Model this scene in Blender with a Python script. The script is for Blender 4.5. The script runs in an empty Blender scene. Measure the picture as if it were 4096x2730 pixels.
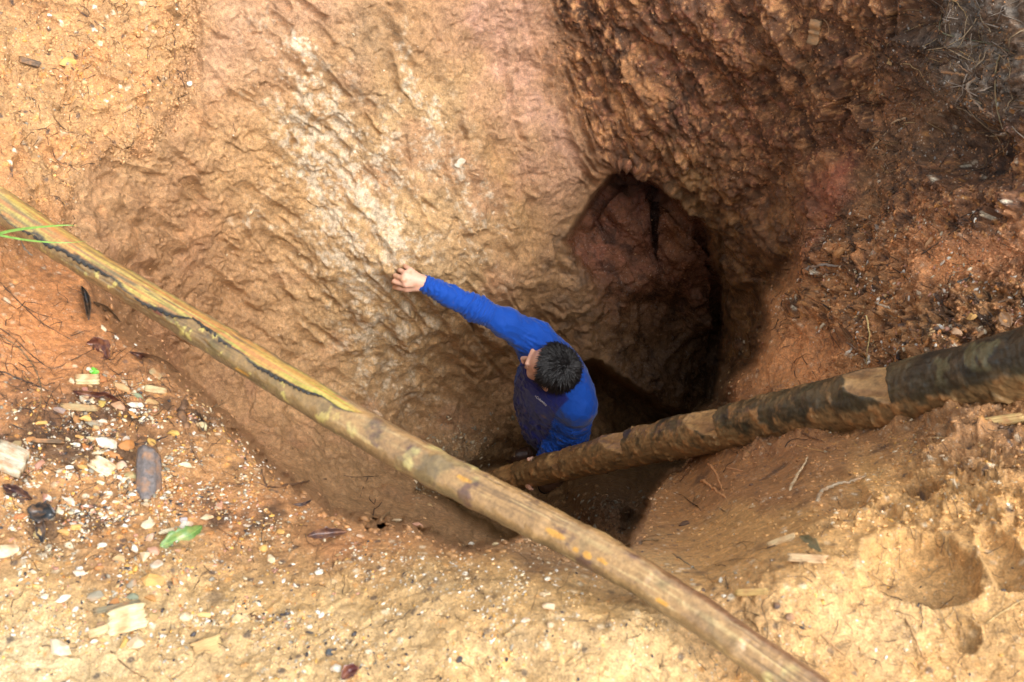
import bpy, bmesh, math, random
import numpy as np
from mathutils import Vector, Matrix

# ------------------------------------------------------------------ camera, light, exposure
scene = bpy.context.scene
COL = scene.collection
PITCH = math.radians(68.0); CAMZ = 5.3; FPX = 4096*35/36
cam_d = bpy.data.cameras.new('camera'); cam = bpy.data.objects.new('camera', cam_d)
COL.objects.link(cam); scene.camera = cam
cam_d.lens = 35; cam_d.sensor_width = 36; cam_d.clip_start = .05; cam_d.clip_end = 500
cam_d.dof.use_dof = True; cam_d.dof.focus_distance = 3.9; cam_d.dof.aperture_fstop = 6.3
cam.location = (0, 0, CAMZ); cam.rotation_euler = (math.pi/2-PITCH, 0, 0)

world = bpy.data.worlds.new('World'); scene.world = world; world.use_nodes = True
wn = world.node_tree.nodes; wl = world.node_tree.links
sky = wn.new('ShaderNodeTexSky'); sky.sky_type = 'NISHITA'; sky.sun_disc = False
SUN_EL, SUN_AZ = math.radians(58), math.radians(118)      # azimuth clockwise from +Y
sky.sun_elevation = SUN_EL; sky.sun_rotation = SUN_AZ
sky.air_density = 1.0; sky.dust_density = 4.0; sky.ozone_density = .6
hs = wn.new('ShaderNodeHueSaturation'); hs.inputs['Saturation'].default_value = .2
wl.new(sky.outputs[0], hs.inputs['Color'])
wl.new(hs.outputs[0], wn['Background'].inputs['Color']); wn['Background'].inputs['Strength'].default_value = .15
sd = bpy.data.lights.new('sun', 'SUN'); sd.energy = 1.1; sd.angle = math.radians(45); sd.color = (1, .97, .92)
sun = bpy.data.objects.new('sun', sd); COL.objects.link(sun)
dv = Vector((math.sin(SUN_AZ)*math.cos(SUN_EL), math.cos(SUN_AZ)*math.cos(SUN_EL), math.sin(SUN_EL)))
sun.rotation_euler = dv.to_track_quat('Z', 'Y').to_euler(); sun.location = (4, -3, 9)
scene.view_settings.view_transform = 'Standard'; scene.view_settings.look = 'None'
scene.view_settings.exposure = EXPO = 1.3; scene.view_settings.gamma = 1
scene.view_settings.use_curve_mapping = False

# ------------------------------------------------------------------ view helpers (place things by where they are seen and how far)
FW = np.array([0, math.cos(PITCH), -math.sin(PITCH)]); UP = np.array([0, math.sin(PITCH), math.cos(PITCH)]); RT = np.array([1., 0, 0])
CAMP = np.array([0, 0, CAMZ])
def P(X, Y, d):
    X = np.asarray(X, float); Y = np.asarray(Y, float); d = np.asarray(d, float)
    return CAMP + d[..., None]*(FW + ((X-2048)/FPX)[..., None]*RT + ((1365-Y)/FPX)[..., None]*UP)
def PV(X, Y, d): return Vector(P(X, Y, d))

# ------------------------------------------------------------------ numpy noise
rs = np.random.RandomState(7)
PERM = np.tile(rs.permutation(256), 3); G3 = rs.normal(size=(256, 3)); G3 /= np.linalg.norm(G3, axis=1)[:, None]
G3 = G3.astype(np.float32)
def perlin(p):
    p = p.astype(np.float32); i = np.floor(p).astype(np.int64); f = p-i; i &= 255
    u = f*f*f*(f*(f*6-15)+10); out = 0
    for dx in (0, 1):
        a = PERM[i[:, 0]+dx]
        for dy in (0, 1):
            b = PERM[a+i[:, 1]+dy]
            for dz in (0, 1):
                g = G3[PERM[b+i[:, 2]+dz]]
                dot = g[:, 0]*(f[:, 0]-dx)+g[:, 1]*(f[:, 1]-dy)+g[:, 2]*(f[:, 2]-dz)
                w = (u[:, 0] if dx else 1-u[:, 0])*(u[:, 1] if dy else 1-u[:, 1])*(u[:, 2] if dz else 1-u[:, 2])
                out = out+w*dot
    return out*1.5
def fbm(p, oct=4, lac=2.03, gain=.5, ridge=False):
    a = 1; s = 0; t = 0
    for k in range(oct):
        n = perlin(p+k*17.3)
        if ridge: n = 1-2*np.abs(n)
        s = s+a*n; t += a; a *= gain; p = p*lac
    return s/t
def worley(p, seed=0):
    """distance to the nearest and second nearest point, id of the nearest"""
    p = p.astype(np.float32); i = np.floor(p).astype(np.int64); f = (p-i).astype(np.float32)
    r = np.random.RandomState(seed+91); J = r.rand(256, 3).astype(np.float32)
    f1 = np.full(len(p), 9, np.float32); f2 = f1.copy(); idd = np.zeros(len(p), np.int64)
    for dx in (-1, 0, 1):
        a = PERM[(i[:, 0]+dx) & 255]
        for dy in (-1, 0, 1):
            b = PERM[a+((i[:, 1]+dy) & 255)]
            for dz in (-1, 0, 1):
                h = PERM[b+((i[:, 2]+dz) & 255)]; j = J[h]
                d = (dx+j[:, 0]-f[:, 0])**2+(dy+j[:, 1]-f[:, 1])**2+(dz+j[:, 2]-f[:, 2])**2
                m = d < f1; f2 = np.where(m, f1, np.minimum(f2, d)); f1 = np.where(m, d, f1); idd = np.where(m, h, idd)
    return np.sqrt(f1), np.sqrt(f2), idd
def facet(p, seed, tilt=1.):
    """broken surface: every cell a small plane with a tilt and level of its own"""
    p = p.astype(np.float32); i = np.floor(p).astype(np.int64); f = (p-i).astype(np.float32)
    r = np.random.RandomState(seed+191); J = r.rand(256, 3).astype(np.float32); T = r.normal(size=(256, 3)).astype(np.float32)*.6; Lv = r.normal(size=256).astype(np.float32)*.25
    best = np.full(len(p), 9, np.float32); out = np.zeros(len(p), np.float32); sec = best.copy()
    for dx in (-1, 0, 1):
        a = PERM[(i[:, 0]+dx) & 255]
        for dy in (-1, 0, 1):
            b = PERM[a+((i[:, 1]+dy) & 255)]
            for dz in (-1, 0, 1):
                h = PERM[b+((i[:, 2]+dz) & 255)]; j = J[h]
                ox = f[:, 0]-dx-j[:, 0]; oy = f[:, 1]-dy-j[:, 1]; oz = f[:, 2]-dz-j[:, 2]; d = ox*ox+oy*oy+oz*oz; t = T[h]
                m = d < best; v = (ox*t[:, 0]+oy*t[:, 1]+oz*t[:, 2])*tilt+Lv[h]; sec = np.where(m, best, np.minimum(sec, d)); best = np.where(m, d, best); out = np.where(m, v, out)
    return out, np.sqrt(sec)-np.sqrt(best)
def sstep(a, b, x):
    t = np.clip((x-a)/(b-a), 0, 1); return t*t*(3-2*t)

# ------------------------------------------------------------------ tagging
def tag(o, label=None, cat=None, group=None, kind=None):
    if label: o['label'] = label
    if cat: o['category'] = cat
    if group: o['group'] = group
    if kind: o['kind'] = kind
    return o
def link(name, me, mat=None, parent=None):
    o = bpy.data.objects.new(name, me); COL.objects.link(o)
    if mat is not None and len(me.materials) == 0: me.materials.append(mat)
    if parent is not None: o.parent = parent
    return o
def empty(name, loc=(0, 0, 0)):
    o = bpy.data.objects.new(name, None); COL.objects.link(o); o.location = loc; o.empty_display_size = .05
    return o
def grid_faces(nu, nv, wrap_u=False):
    ii = np.arange(nu-(0 if wrap_u else 1)); jj = np.arange(nv-1)
    a, b = np.meshgrid(ii, jj, indexing='ij'); a2 = (a+1) % nu
    return np.stack([a*nv+b, a2*nv+b, a2*nv+b+1, a*nv+b+1], -1).reshape(-1, 4)
def mesh_np(name, verts, quads, smooth=True, cols=None):
    me = bpy.data.meshes.new(name); n = len(verts); q = np.asarray(quads, np.int32)
    k = q.shape[1]
    me.vertices.add(n); me.vertices.foreach_set('co', np.asarray(verts, np.float32).ravel())
    me.loops.add(q.size); me.loops.foreach_set('vertex_index', q.ravel())
    me.polygons.add(len(q)); me.polygons.foreach_set('loop_start', np.arange(0, q.size, k, dtype=np.int32))
    if smooth: me.polygons.foreach_set('use_smooth', np.ones(len(q), bool))
    me.update(calc_edges=True)
    if cols is not None:
        at = me.color_attributes.new('Col', 'FLOAT_COLOR', 'POINT')
        at.data.foreach_set('color', np.c_[cols[:, :3], (cols[:, 3] if cols.shape[1] > 3 else np.ones(n))].astype(np.float32).ravel())
    return me
def lin(c):
    c = np.asarray(c, float)/255.; return np.where(c <= .04045, c/12.92, ((c+.055)/1.055)**2.4)

# ------------------------------------------------------------------ materials
def earth_mat(name, wet=.45, bump=.5, scale=1., spark=.5):
    """soil: colour from the mesh's own soil layers, fine grain, pits and grit from 3D noise"""
    m = bpy.data.materials.new(name); m.use_nodes = True; nt = m.node_tree; N = nt.nodes; L = nt.links
    b = N['Principled BSDF']
    geo = N.new('ShaderNodeNewGeometry'); at = N.new('ShaderNodeVertexColor'); at.layer_name = 'Col'
    def noise(s, d=6, r=.6, dist=0):
        n = N.new('ShaderNodeTexNoise'); n.inputs['Scale'].default_value = s*scale; n.inputs['Detail'].default_value = d
        n.inputs['Roughness'].default_value = r; n.inputs['Distortion'].default_value = dist
        L.new(geo.outputs['Position'], n.inputs['Vector']); return n
    def ramp(src, p0, p1, c0=0, c1=1):
        r = N.new('ShaderNodeMapRange'); r.inputs['From Min'].default_value = p0; r.inputs['From Max'].default_value = p1
        r.inputs['To Min'].default_value = c0; r.inputs['To Max'].default_value = c1; L.new(src, r.inputs['Value']); return r.outputs[0]
    n1 = noise(60, 8, .7); n2 = noise(260, 4, .7); n3 = noise(14, 8, .65, .5)
    mul = N.new('ShaderNodeMath'); mul.operation = 'MULTIPLY'
    L.new(ramp(n1.outputs[0], .28, .72, .5, 1.5), mul.inputs[0]); L.new(ramp(n2.outputs[0], .3, .7, .62, 1.4), mul.inputs[1])
    mul2 = N.new('ShaderNodeMath'); mul2.operation = 'MULTIPLY'; L.new(mul.outputs[0], mul2.inputs[0])
    L.new(ramp(n3.outputs[0], .3, .7, .8, 1.18), mul2.inputs[1])
    mx = N.new('ShaderNodeVectorMath'); mx.operation = 'SCALE'; L.new(at.outputs[0], mx.inputs[0]); L.new(mul2.outputs[0], mx.inputs['Scale'])
    # pale grains of grit
    vo = N.new('ShaderNodeTexVoronoi'); vo.inputs['Scale'].default_value = 170*scale; L.new(geo.outputs['Position'], vo.inputs['Vector'])
    sep = N.new('ShaderNodeSeparateColor'); L.new(vo.outputs['Color'], sep.inputs[0])
    g1 = N.new('ShaderNodeMath'); g1.operation = 'MULTIPLY'; L.new(ramp(sep.outputs[0], .86, .9), g1.inputs[0]); L.new(ramp(vo.outputs['Distance'], .42, .3), g1.inputs[1])
    g2 = N.new('ShaderNodeMath'); g2.operation = 'MULTIPLY'; L.new(g1.outputs[0], g2.inputs[0]); L.new(ramp(n3.outputs[0], .42, .6, .05, spark), g2.inputs[1])
    mc = N.new('ShaderNodeMix'); mc.data_type = 'RGBA'; L.new(g2.outputs[0], mc.inputs[0]); L.new(mx.outputs[0], mc.inputs[6]); mc.inputs[7].default_value = (.62, .54, .42, 1)
    L.new(mc.outputs[2], b.inputs['Base Color'])
    rm = N.new('ShaderNodeMath'); rm.operation = 'MULTIPLY'; L.new(ramp(noise(32, 5, .7).outputs[0], .35, .68, wet+.25, wet-.12), rm.inputs[0]); L.new(ramp(at.outputs['Alpha'], 0, 1, 1, .35), rm.inputs[1]); L.new(rm.outputs[0], b.inputs['Roughness'])
    b.inputs['Specular IOR Level'].default_value = .5
    add = N.new('ShaderNodeMath'); add.operation = 'MULTIPLY_ADD'; L.new(n1.outputs[0], add.inputs[0]); add.inputs[1].default_value = 1.6
    L.new(n2.outputs[0], add.inputs[2])
    bp = N.new('ShaderNodeBump'); bp.inputs['Strength'].default_value = bump; bp.inputs['Distance'].default_value = .009
    L.new(add.outputs[0], bp.inputs['Height']); L.new(bp.outputs[0], b.inputs['Normal'])
    return m
def simple_mat(name, c=None, rough=.6, nscale=40, var=.35, bump=.3, bdist=.003, attr=False, obj=False, spec=.5, stretch=None, coat=0):
    m = bpy.data.materials.new(name); m.use_nodes = True; nt = m.node_tree; N = nt.nodes; L = nt.links
    b = N['Principled BSDF']; b.inputs['Roughness'].default_value = rough; b.inputs['Specular IOR Level'].default_value = spec
    b.inputs['Coat Weight'].default_value = coat; b.inputs['Coat Roughness'].default_value = .15
    tc = N.new('ShaderNodeTexCoord'); n = N.new('ShaderNodeTexNoise'); n.inputs['Scale'].default_value = nscale
    n.inputs['Detail'].default_value = 8; n.inputs['Roughness'].default_value = .65
    if stretch:
        mp = N.new('ShaderNodeMapping'); mp.inputs['Scale'].default_value = stretch; L.new(tc.outputs['Object'], mp.inputs[0]); L.new(mp.outputs[0], n.inputs['Vector'])
    else: L.new(tc.outputs['Object'], n.inputs['Vector'])
    r = N.new('ShaderNodeMapRange'); r.inputs['From Min'].default_value = .3; r.inputs['From Max'].default_value = .7
    r.inputs['To Min'].default_value = 1-var; r.inputs['To Max'].default_value = 1+var; L.new(n.outputs[0], r.inputs['Value'])
    v = N.new('ShaderNodeVectorMath'); v.operation = 'SCALE'; L.new(r.outputs[0], v.inputs['Scale'])
    if attr:
        a = N.new('ShaderNodeVertexColor'); a.layer_name = 'Col'; L.new(a.outputs[0], v.inputs[0])
    elif obj:
        a = N.new('ShaderNodeObjectInfo'); L.new(a.outputs['Color'], v.inputs[0])
    else: v.inputs[0].default_value = c
    L.new(v.outputs[0], b.inputs['Base Color'])
    bp = N.new('ShaderNodeBump'); bp.inputs['Strength'].default_value = bump; bp.inputs['Distance'].default_value = bdist
    L.new(n.outputs[0], bp.inputs['Height']); L.new(bp.outputs[0], b.inputs['Normal'])
    return m

# ------------------------------------------------------------------ the pit: how far each piece of earth lies
WALL = [(1900,1560,5.05),(2100,1500,5.15),(1780,1640,5.0),(0,0,3.25),(800,0,3.40),(800,400,3.44),(620,620,3.32),(400,800,3.14),(500,850,3.3),(400,1050,3.08),(600,1250,3.5),(1000,1000,3.88),(800,1500,3.95),(1100,1500,4.2),
 (1000,1800,3.9),(1300,1300,4.2),(1590,1120,3.97),(1400,700,3.78),(1500,0,3.5),(1500,400,3.66),(2000,0,3.7),(1950,500,3.85),(1900,1000,4.1),
 (1800,1300,4.4),(2000,1300,4.6),(1500,1700,4.65),(1300,1900,4.15),(1700,1700,5.05),(1450,2050,3.9),(1680,2040,4.1),(1900,2130,4.0),(1150,1950,3.6),
 (2250,300,3.95),(2200,700,4.15),(2300,900,4.35),(2450,1200,4.75),(2200,1150,4.5),(2400,1400,4.9),(2700,1600,5.1),(2600,1250,5.1),(2800,1400,5.3),
 (2950,1150,4.7),(2900,900,4.35),(2800,700,4.1),(2500,600,4.1),(2700,300,3.75),(2500,0,3.7),(3000,0,3.4),(3000,500,3.75),(3200,700,3.6),(3100,1000,3.95),
 (3500,0,3.05),(3500,600,3.25),(4096,0,2.6),(4096,500,2.55),(3700,400,3.0),(3400,900,3.2),(4096,1000,2.4),(3400,1500,2.9),(2400,2400,3.6),(3300,2000,2.6),(500,2400,3)]
BANK = [(0,0,3.12),(500,0,3.22),(750,200,3.39),(0,500,2.90),(600,500,3.27),(0,800,2.70),(0,900,2.68),(350,950,2.98),(350,1120,2.75),(0,1250,2.46),(480,1300,2.64),(0,1700,2.14),
 (700,1600,2.44),(950,1800,2.30),(0,2200,1.86),(0,2730,1.66),(1000,2100,2.02),(1300,2060,2.08),(1600,2130,2.0),(2000,2185,1.92),(2300,2260,1.88),(2437,2330,1.80),(2785,2500,1.70),(3133,2720,1.63),
 (2048,2730,1.60),(1500,2500,1.72),(2600,2240,1.98),(3000,2170,1.96),(2800,2300,1.86),(4096,2730,1.58),(3500,2400,1.72),(3300,2700,1.61),(4096,2000,1.88),(3300,1960,2.12),
 (3800,1750,2.25),(4096,1640,2.3),(4096,1300,2.47),(4096,1450,2.42),(3560,1590,2.76),(3300,1650,2.96),(4096,1000,2.5),(4096,500,2.58),(4096,0,2.6),(3700,1300,2.72),(3400,1400,3.0),(3100,1450,3.36),(3000,1690,3.2),(2880,1700,3.42),(3000,1300,3.66),
 (3100,1150,3.7),(3300,1000,3.35),(3400,900,3.25),(3500,600,3.25),(3700,400,3.0),(2950,1600,3.5),(2800,1800,3.5),(2700,1900,3.5),(2900,1970,2.75),(3050,1850,2.85),(2680,2050,3.0),(3400,1780,2.6)]
FLOOR = [(1700,1850,5.1),(1900,1800,5.35),(2050,1850,5.46),(2200,1960,5.4),(2120,2080,5.05),(2400,1990,4.6),(2350,2120,4.5),(2000,2130,4.9),(2560,1880,5.5),(2500,1650,6.1),(2650,1680,6.3),(2400,1520,5.9),
 (2250,1600,5.6),(2000,1700,5.3),(1850,1750,5.25),(1800,2030,5.2),(2500,1780,5.9),(2550,2040,4.4),(2480,2140,4.2)]
CAVE = [(2300,900,4.62),(2440,730,4.72),(2335,890,4.80),(2380,930,4.70),(2470,780,4.62),(2400,980,4.70),(2500,820,4.62),(2550,900,4.68),(2615,780,4.78),(2622,1000,4.86),(2690,850,4.6),(2710,1050,4.75),(2825,930,4.85),(2860,1100,5.1),(2840,1300,5.45),
 (2600,1200,4.88),(2480,1050,4.72),(2400,1200,4.8),(2340,1200,4.74),(2600,1350,5.05),(2450,1400,4.95),(2364,1430,4.92),(2650,1550,5.25),(2530,1530,5.1),(2840,1480,5.7),(2750,1640,5.5)]
BANK_POLY = [(790,-1500),(790,0),(800,200),(760,330),(720,460),(650,517),(574,574),(497,638),(383,689),(312,727),(325,823),(319,925),(357,976),(430,1120),(480,1270),(540,1330),
 (640,1380),(720,1475),(760,1550),(822,1600),(970,1716),(1014,1786),(1085,1830),(1142,1896),(1250,1979),(1340,2036),(1450,2070),(1560,2087),(1682,2100),(1796,2164),(1900,2165),(1988,2150),(2115,2144),
 (2243,2190),(2400,2240),(2500,2170),(2540,2130),(2560,2050),(2620,1950),(2660,1885),(2760,1830),(2780,1700),(2834,1640),(2879,1608),(2923,1506),(2987,1410),(3032,1263),(3083,1110),(3185,1028),(3400,700),
 (3700,400),(4096,0),(5000,-1500),(9000,-1500),(9000,9000),(-9000,9000),(-9000,-1500)]
FLOOR_POLY = [(1656,1972),(1758,2010),(1847,2062),(1988,2145),(2100,2300),(2500,2300),(2600,2050),(2680,1940),(2760,1850),(2860,1700),(2750,1665),(2657,1620),(2530,1550),(2434,1474),(2364,1442),(2200,1480),(2000,1620),(1850,1730),(1700,1850)]
CAVE_POLY = [(2485,640),(2450,690),(2383,770),(2330,850),(2262,962),(2290,1060),(2305,1160),(2325,1280),(2345,1440),(2434,1500),(2530,1575),(2657,1650),(2750,1690),(2860,1600),(2885,1450),(2895,1300),(2875,1100),(2850,965),(2800,868),(2715,795),(2600,728)]
def tps(ctrl, X, Y):
    c = np.array(ctrl, float); p = c[:, :2]/1000; n = len(p)
    def U(r2): return np.where(r2 > 1e-9, r2*np.log(r2+1e-12), 0)
    K = U(((p[:, None]-p[None])**2).sum(-1))+np.eye(n)*.002
    A = np.zeros((n+3, n+3)); A[:n, :n] = K; A[:n, n] = 1; A[:n, n+1:] = p; A[n, :n] = 1; A[n+1:, :n] = p.T
    w = np.linalg.solve(A, np.r_[c[:, 2], 0, 0, 0]); x = X/1000; y = Y/1000
    out = w[n]+w[n+1]*x+w[n+2]*y
    for k in range(n): out = out+w[k]*U((x-p[k, 0])**2+(y-p[k, 1])**2)
    return out
def poly_sd(poly, X, Y):
    """signed distance, positive inside"""
    X = X.astype(np.float32); Y = Y.astype(np.float32); p = np.array(poly, np.float32); d = np.full(X.shape, 1e9, np.float32); ins = np.zeros(X.shape, bool)
    for k in range(len(p)):
        a = p[k]; b = p[(k+1) % len(p)]; e = b-a; t = np.clip(((X-a[0])*e[0]+(Y-a[1])*e[1])/(e@e), 0, 1)
        d = np.minimum(d, (X-a[0]-t*e[0])**2+(Y-a[1]-t*e[1])**2)
        c = ((a[1] > Y) != (b[1] > Y)) & (X < (b[0]-a[0])*(Y-a[1])/((b[1]-a[1]) if b[1] != a[1] else 1e-9)+a[0]); ins ^= c
    return np.where(ins, 1, -1)*np.sqrt(d)
STEP = 4.7
def axis(lo, hi, a, b):
    mid = np.arange(a, b+STEP, STEP); out = [mid]
    l = []; x = a; s = STEP
    while x > lo: s *= 1.18; x -= s; l.append(x)
    r = []; x = mid[-1]; s = STEP
    while x < hi: s *= 1.18; x += s; r.append(x)
    return np.r_[l[::-1], mid, r]
GX = axis(-2200, 6200, -200, 4300); GY = axis(-1500, 5200, -140, 2860)
NX, NY = len(GX), len(GY)
XX, YY = np.meshgrid(GX, GY, indexing='ij')
# coarse evaluation, then linear resampling (the layers are smooth)
cx = np.linspace(-60, 4160, 264); cy = np.linspace(-60, 2790, 180); CX, CY = np.meshgrid(cx, cy, indexing='ij')
def resample(A, X, Y):
    fx = np.clip((X-cx[0])/(cx[1]-cx[0]), 0, len(cx)-1.001); fy = np.clip((Y-cy[0])/(cy[1]-cy[0]), 0, len(cy)-1.001)
    i = fx.astype(int); j = fy.astype(int); u = fx-i; v = fy-j
    return A[i, j]*(1-u)*(1-v)+A[i+1, j]*u*(1-v)+A[i, j+1]*(1-u)*v+A[i+1, j+1]*u*v
LAY = {k: tps(c, CX, CY) for k, c in dict(w=WALL, b=BANK, f=FLOOR, c=CAVE).items()}
SDS = {k: poly_sd(c, CX, CY) for k, c in dict(b=BANK_POLY, f=FLOOR_POLY, c=CAVE_POLY).items()}
flat = np.stack([XX.ravel(), YY.ravel(), np.zeros(XX.size)], -1)
wx = fbm(flat/150, 4); wy = fbm(flat/150+50, 4)
wf = fbm(flat/45+70, 3); wg = fbm(flat/45+95, 3)
Xw = XX.ravel()+wx*70+wf*20; Yw = YY.ravel()+wy*70+wg*20
Xd = XX.ravel()+wx*45; Yd = YY.ravel()+wy*45
dw = resample(LAY['w'], Xd, Yd); db = resample(LAY['b'], XX.ravel(), YY.ravel()); df = resample(LAY['f'], Xd, Yd); dc = resample(LAY['c'], Xd, Yd)
sb = poly_sd(BANK_POLY, Xw, Yw).astype(float); sf = poly_sd(FLOOR_POLY, XX.ravel()+wx*30+wf*14, YY.ravel()+wy*30+wg*14).astype(float); sc = poly_sd(CAVE_POLY, XX.ravel()+wx*22+wf*12, YY.ravel()+wy*22+wg*12).astype(float)
fl_w = 30+230*sstep(2330, 2150, XX.ravel())*sstep(1950, 1800, YY.ravel())
cw_ = 20+120*sstep(1000, 1150, YY.ravel())*sstep(2600, 2450, XX.ravel())
mf = sstep(-fl_w*.4, fl_w, sf); mc = sstep(-8, cw_, sc)
# the lower border of the cave mouth fades into the rock face
mc = mc*1.0
d0 = np.where(mc > 0, dw*(1-mc)+np.maximum(dc, dw)*mc, dw)
d0 = d0+(np.maximum(df, d0*(sf < 90))-d0)*mf
bw = 30+70*sstep(1000, 700, YY.ravel())*sstep(1500, 1200, XX.ravel())+40*sstep(1850, 1200, YY.ravel())*sstep(1300, 1000, XX.ravel())+30*sstep(2500, 3100, XX.ravel())*sstep(2000, 1500, YY.ravel())
bw = bw+280*sstep(1100, 800, YY.ravel())*sstep(3150, 3450, XX.ravel())
mb = sstep(-bw*.35, bw, sb)
d0 = d0+(db-d0)*mb
MB, MF, MC = mb, mf, mc
X1, Y1 = XX.ravel(), YY.ravel()
base = P(X1, Y1, d0)
def normals(pos):
    G = pos.reshape(NX, NY, 3); a = np.gradient(G, axis=0); b = np.gradient(G, axis=1)
    n = np.cross(b, a).reshape(-1, 3); n /= np.linalg.norm(n, axis=1)[:, None]+1e-12
    s = np.sign(((CAMP-pos)*n).sum(1)); return n*s[:, None]
# smooth the normal field a little so steep rims do not fold
d_s = d0.reshape(NX, NY).copy()
def boxblur(A, r):
    for ax in (0, 1):
        c = np.cumsum(np.pad(A, [(r+1, r) if k == ax else (0, 0) for k in (0, 1)], mode='edge'), axis=ax); n_ = A.shape[ax]
        A = (np.take(c, range(2*r+1, 2*r+1+n_), axis=ax)-np.take(c, range(0, n_), axis=ax))/(2*r+1)
    return A
for _ in range(2): d_s = boxblur(d_s, 7)
for _ in range(2):
    q = np.pad(d_s, 1, mode='edge'); d_s = (q[1:-1, 1:-1]*2+q[:-2, 1:-1]+q[2:, 1:-1]+q[1:-1, :-2]+q[1:-1, 2:])/6
nrm = normals(P(X1, Y1, d_s.ravel()))

# ------------------------------------------------------------------ zones of earth (weights per vertex)
def blob(X, Y, cx_, cy_, rx, ry, ang=0):
    a = math.radians(ang); dx = X-cx_; dy = Y-cy_; u = (dx*math.cos(a)+dy*math.sin(a))/rx; v = (-dx*math.sin(a)+dy*math.cos(a))/ry
    return np.exp(-(u*u+v*v))
wX = X1+fbm(flat/260+9, 3)*150; wY = Y1+fbm(flat/260+33, 3)*150
bx = np.array([2080,2110,2170,2240,2300,2400,2520,2700,2900,3050])           # where the pale face gives way to the dark rough face
by = np.array([-50,100,300,500,700,900,1100,1300,1500,1700])
edge = np.interp(wY, by, bx)
rough = sstep(-60, 160, wX-edge)*(1-MB)                                     # dark, broken right-hand face
rough = np.maximum(rough, MB*sstep(3000, 3300, wX)*sstep(1150, 800, wY))
grit = MB*sstep(-30, 100, sb)                                               # gritty bank
loose = sstep(2900, 3200, wX)*sstep(600, 900, wY)*sstep(1550, 1350, wY)*MB
q = np.stack([base@RT, base@UP, base@FW], -1)                               # same space, turned
ca, sa = math.cos(math.radians(-58)), math.sin(math.radians(-58))
al = q[:, 0]*ca+q[:, 1]*sa; ac = -q[:, 0]*sa+q[:, 1]*ca
hgt = fbm(base*3.2, 3)*.045*(1-.75*MB)
# clay face: scooped pick marks with sharp little ledges
n_a = fbm(base*9+3, 4, gain=.55); n_b = fbm(base*22+8, 4, ridge=True, gain=.6)
ph = n_a*2.4+fbm(base*2.1, 2)*1.5; led = (ph-np.floor(ph)); ledge = np.where(led < .82, led/.82, (1-led)/.18)
led2 = fbm(base*16+5, 3)*3; l2 = led2-np.floor(led2); l2 = np.where(l2 < .8, l2/.8, (1-l2)/.2)
clay = (1-rough)*(1-grit)
scoop = -np.abs(fbm(base*8+33, 3))*.8
wv = np.stack([fbm(base*7+k*31, 3) for k in range(3)], -1)*.9
qa = np.stack([al, ac, q[:, 2]], -1)
fa, ea = facet(base*5.5+wv*.7, 1); fb, eb = facet(base*13+wv*1.1, 2); fc_, ec = facet(base*31+wv*2.0, 3, 1.1); fd_, ed = facet(base*62+wv*3, 4, 1.1)
n_h = fbm(base*45+7, 3); zone = sstep(-.28, .3, fbm(base*3.4+90, 3)); zone2 = sstep(-.2, .35, fbm(base*7+190, 3))
cm = np.clip(1.3*blob(wX, wY, 1900, 500, 420, 700, 0), 0, 1)                       # the middle of the face: long scraped grooves
cb, sb_ = math.cos(math.radians(-74)), math.sin(math.radians(-74)); qb = np.stack([q[:, 0]*cb+q[:, 1]*sb_, -q[:, 0]*sb_+q[:, 1]*cb, q[:, 2]], -1)
gg, _ = facet(qb*np.array([3.5, 15, 10])+wv*.8, 15); gr = fbm(np.stack([qb[:, 0]*2.2, qb[:, 1]*17, qb[:, 2]*8], -1)+wv*.5, 4, gain=.6)
cl_a = clay*(1-.75*cm)
hgt = hgt+cl_a*(n_a*.028+fa*.014+fb*.009*(.15+zone*1.1)+scoop*.012*zone+ledge*.008*zone2+fbm(base*11+500, 5, gain=.6)*.014)
hgt = hgt+clay*cm*(gg*.009+gr*.017+fb*.002)
hgt = hgt+clay*((fc_*.006+fd_*.003+l2*.003)*(.12+.85*zone2)+n_h*.0026+fbm(base*28+70, 4, gain=.65)*.004+fbm(base*95, 2)*.0012)
# dark face: long slanting pick ridges and crumbs
an = np.stack([al*2.6, ac*11, q[:, 2]*5], -1); r1 = fbm(an+fbm(base*3, 2)[:, None]*.8, 4, ridge=True, gain=.55)
an2 = np.stack([al*11, ac*26, q[:, 2]*16], -1); r2 = fbm(an2, 3, ridge=True, gain=.6)
c1, c2, ci = worley(base*36, 3); crumb = np.sqrt(np.clip(1-(c1/.62)**2, 0, 1))
pat = sstep(-.25, .3, fbm(base*5+20, 3))
ga, _ = facet(qa*np.array([5, 13, 9])+wv*1.0, 5); gb, _ = facet(qa*np.array([14, 30, 22])+wv*1.6, 6, 1.1)
big, _ = facet(qa*np.array([2.2, 5, 4])+wv*.6, 25); fold = fbm(np.stack([al*1.0, ac*4.2, q[:, 2]*2], -1)+7, 3, ridge=True)
cr1 = fbm(np.stack([al*4, ac*15, q[:, 2]*8], -1)+wv*1.0+60, 6, gain=.58); cr2 = fbm(qa*np.array([16, 30, 24])+wv+80, 5, gain=.68, ridge=True)
cr3 = fbm(base*19+wv*1.2+900, 5, gain=.62); st3 = fbm(np.stack([al*9, ac*60, q[:, 2]*40], -1)+wv*2, 3)*sstep(-.1, .3, fbm(base*5+950, 2))
hgt = hgt+rough*(fold*.065+big*.022+r1*.016+cr1*.032+cr2*.015+n_a*.026+crumb*.005*pat*zone2+n_h*.005+cr3*.018+st3*.010+fbm(base*90, 3)*.0022)
# cave and floor
deep = np.maximum(MC, MF)
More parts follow.
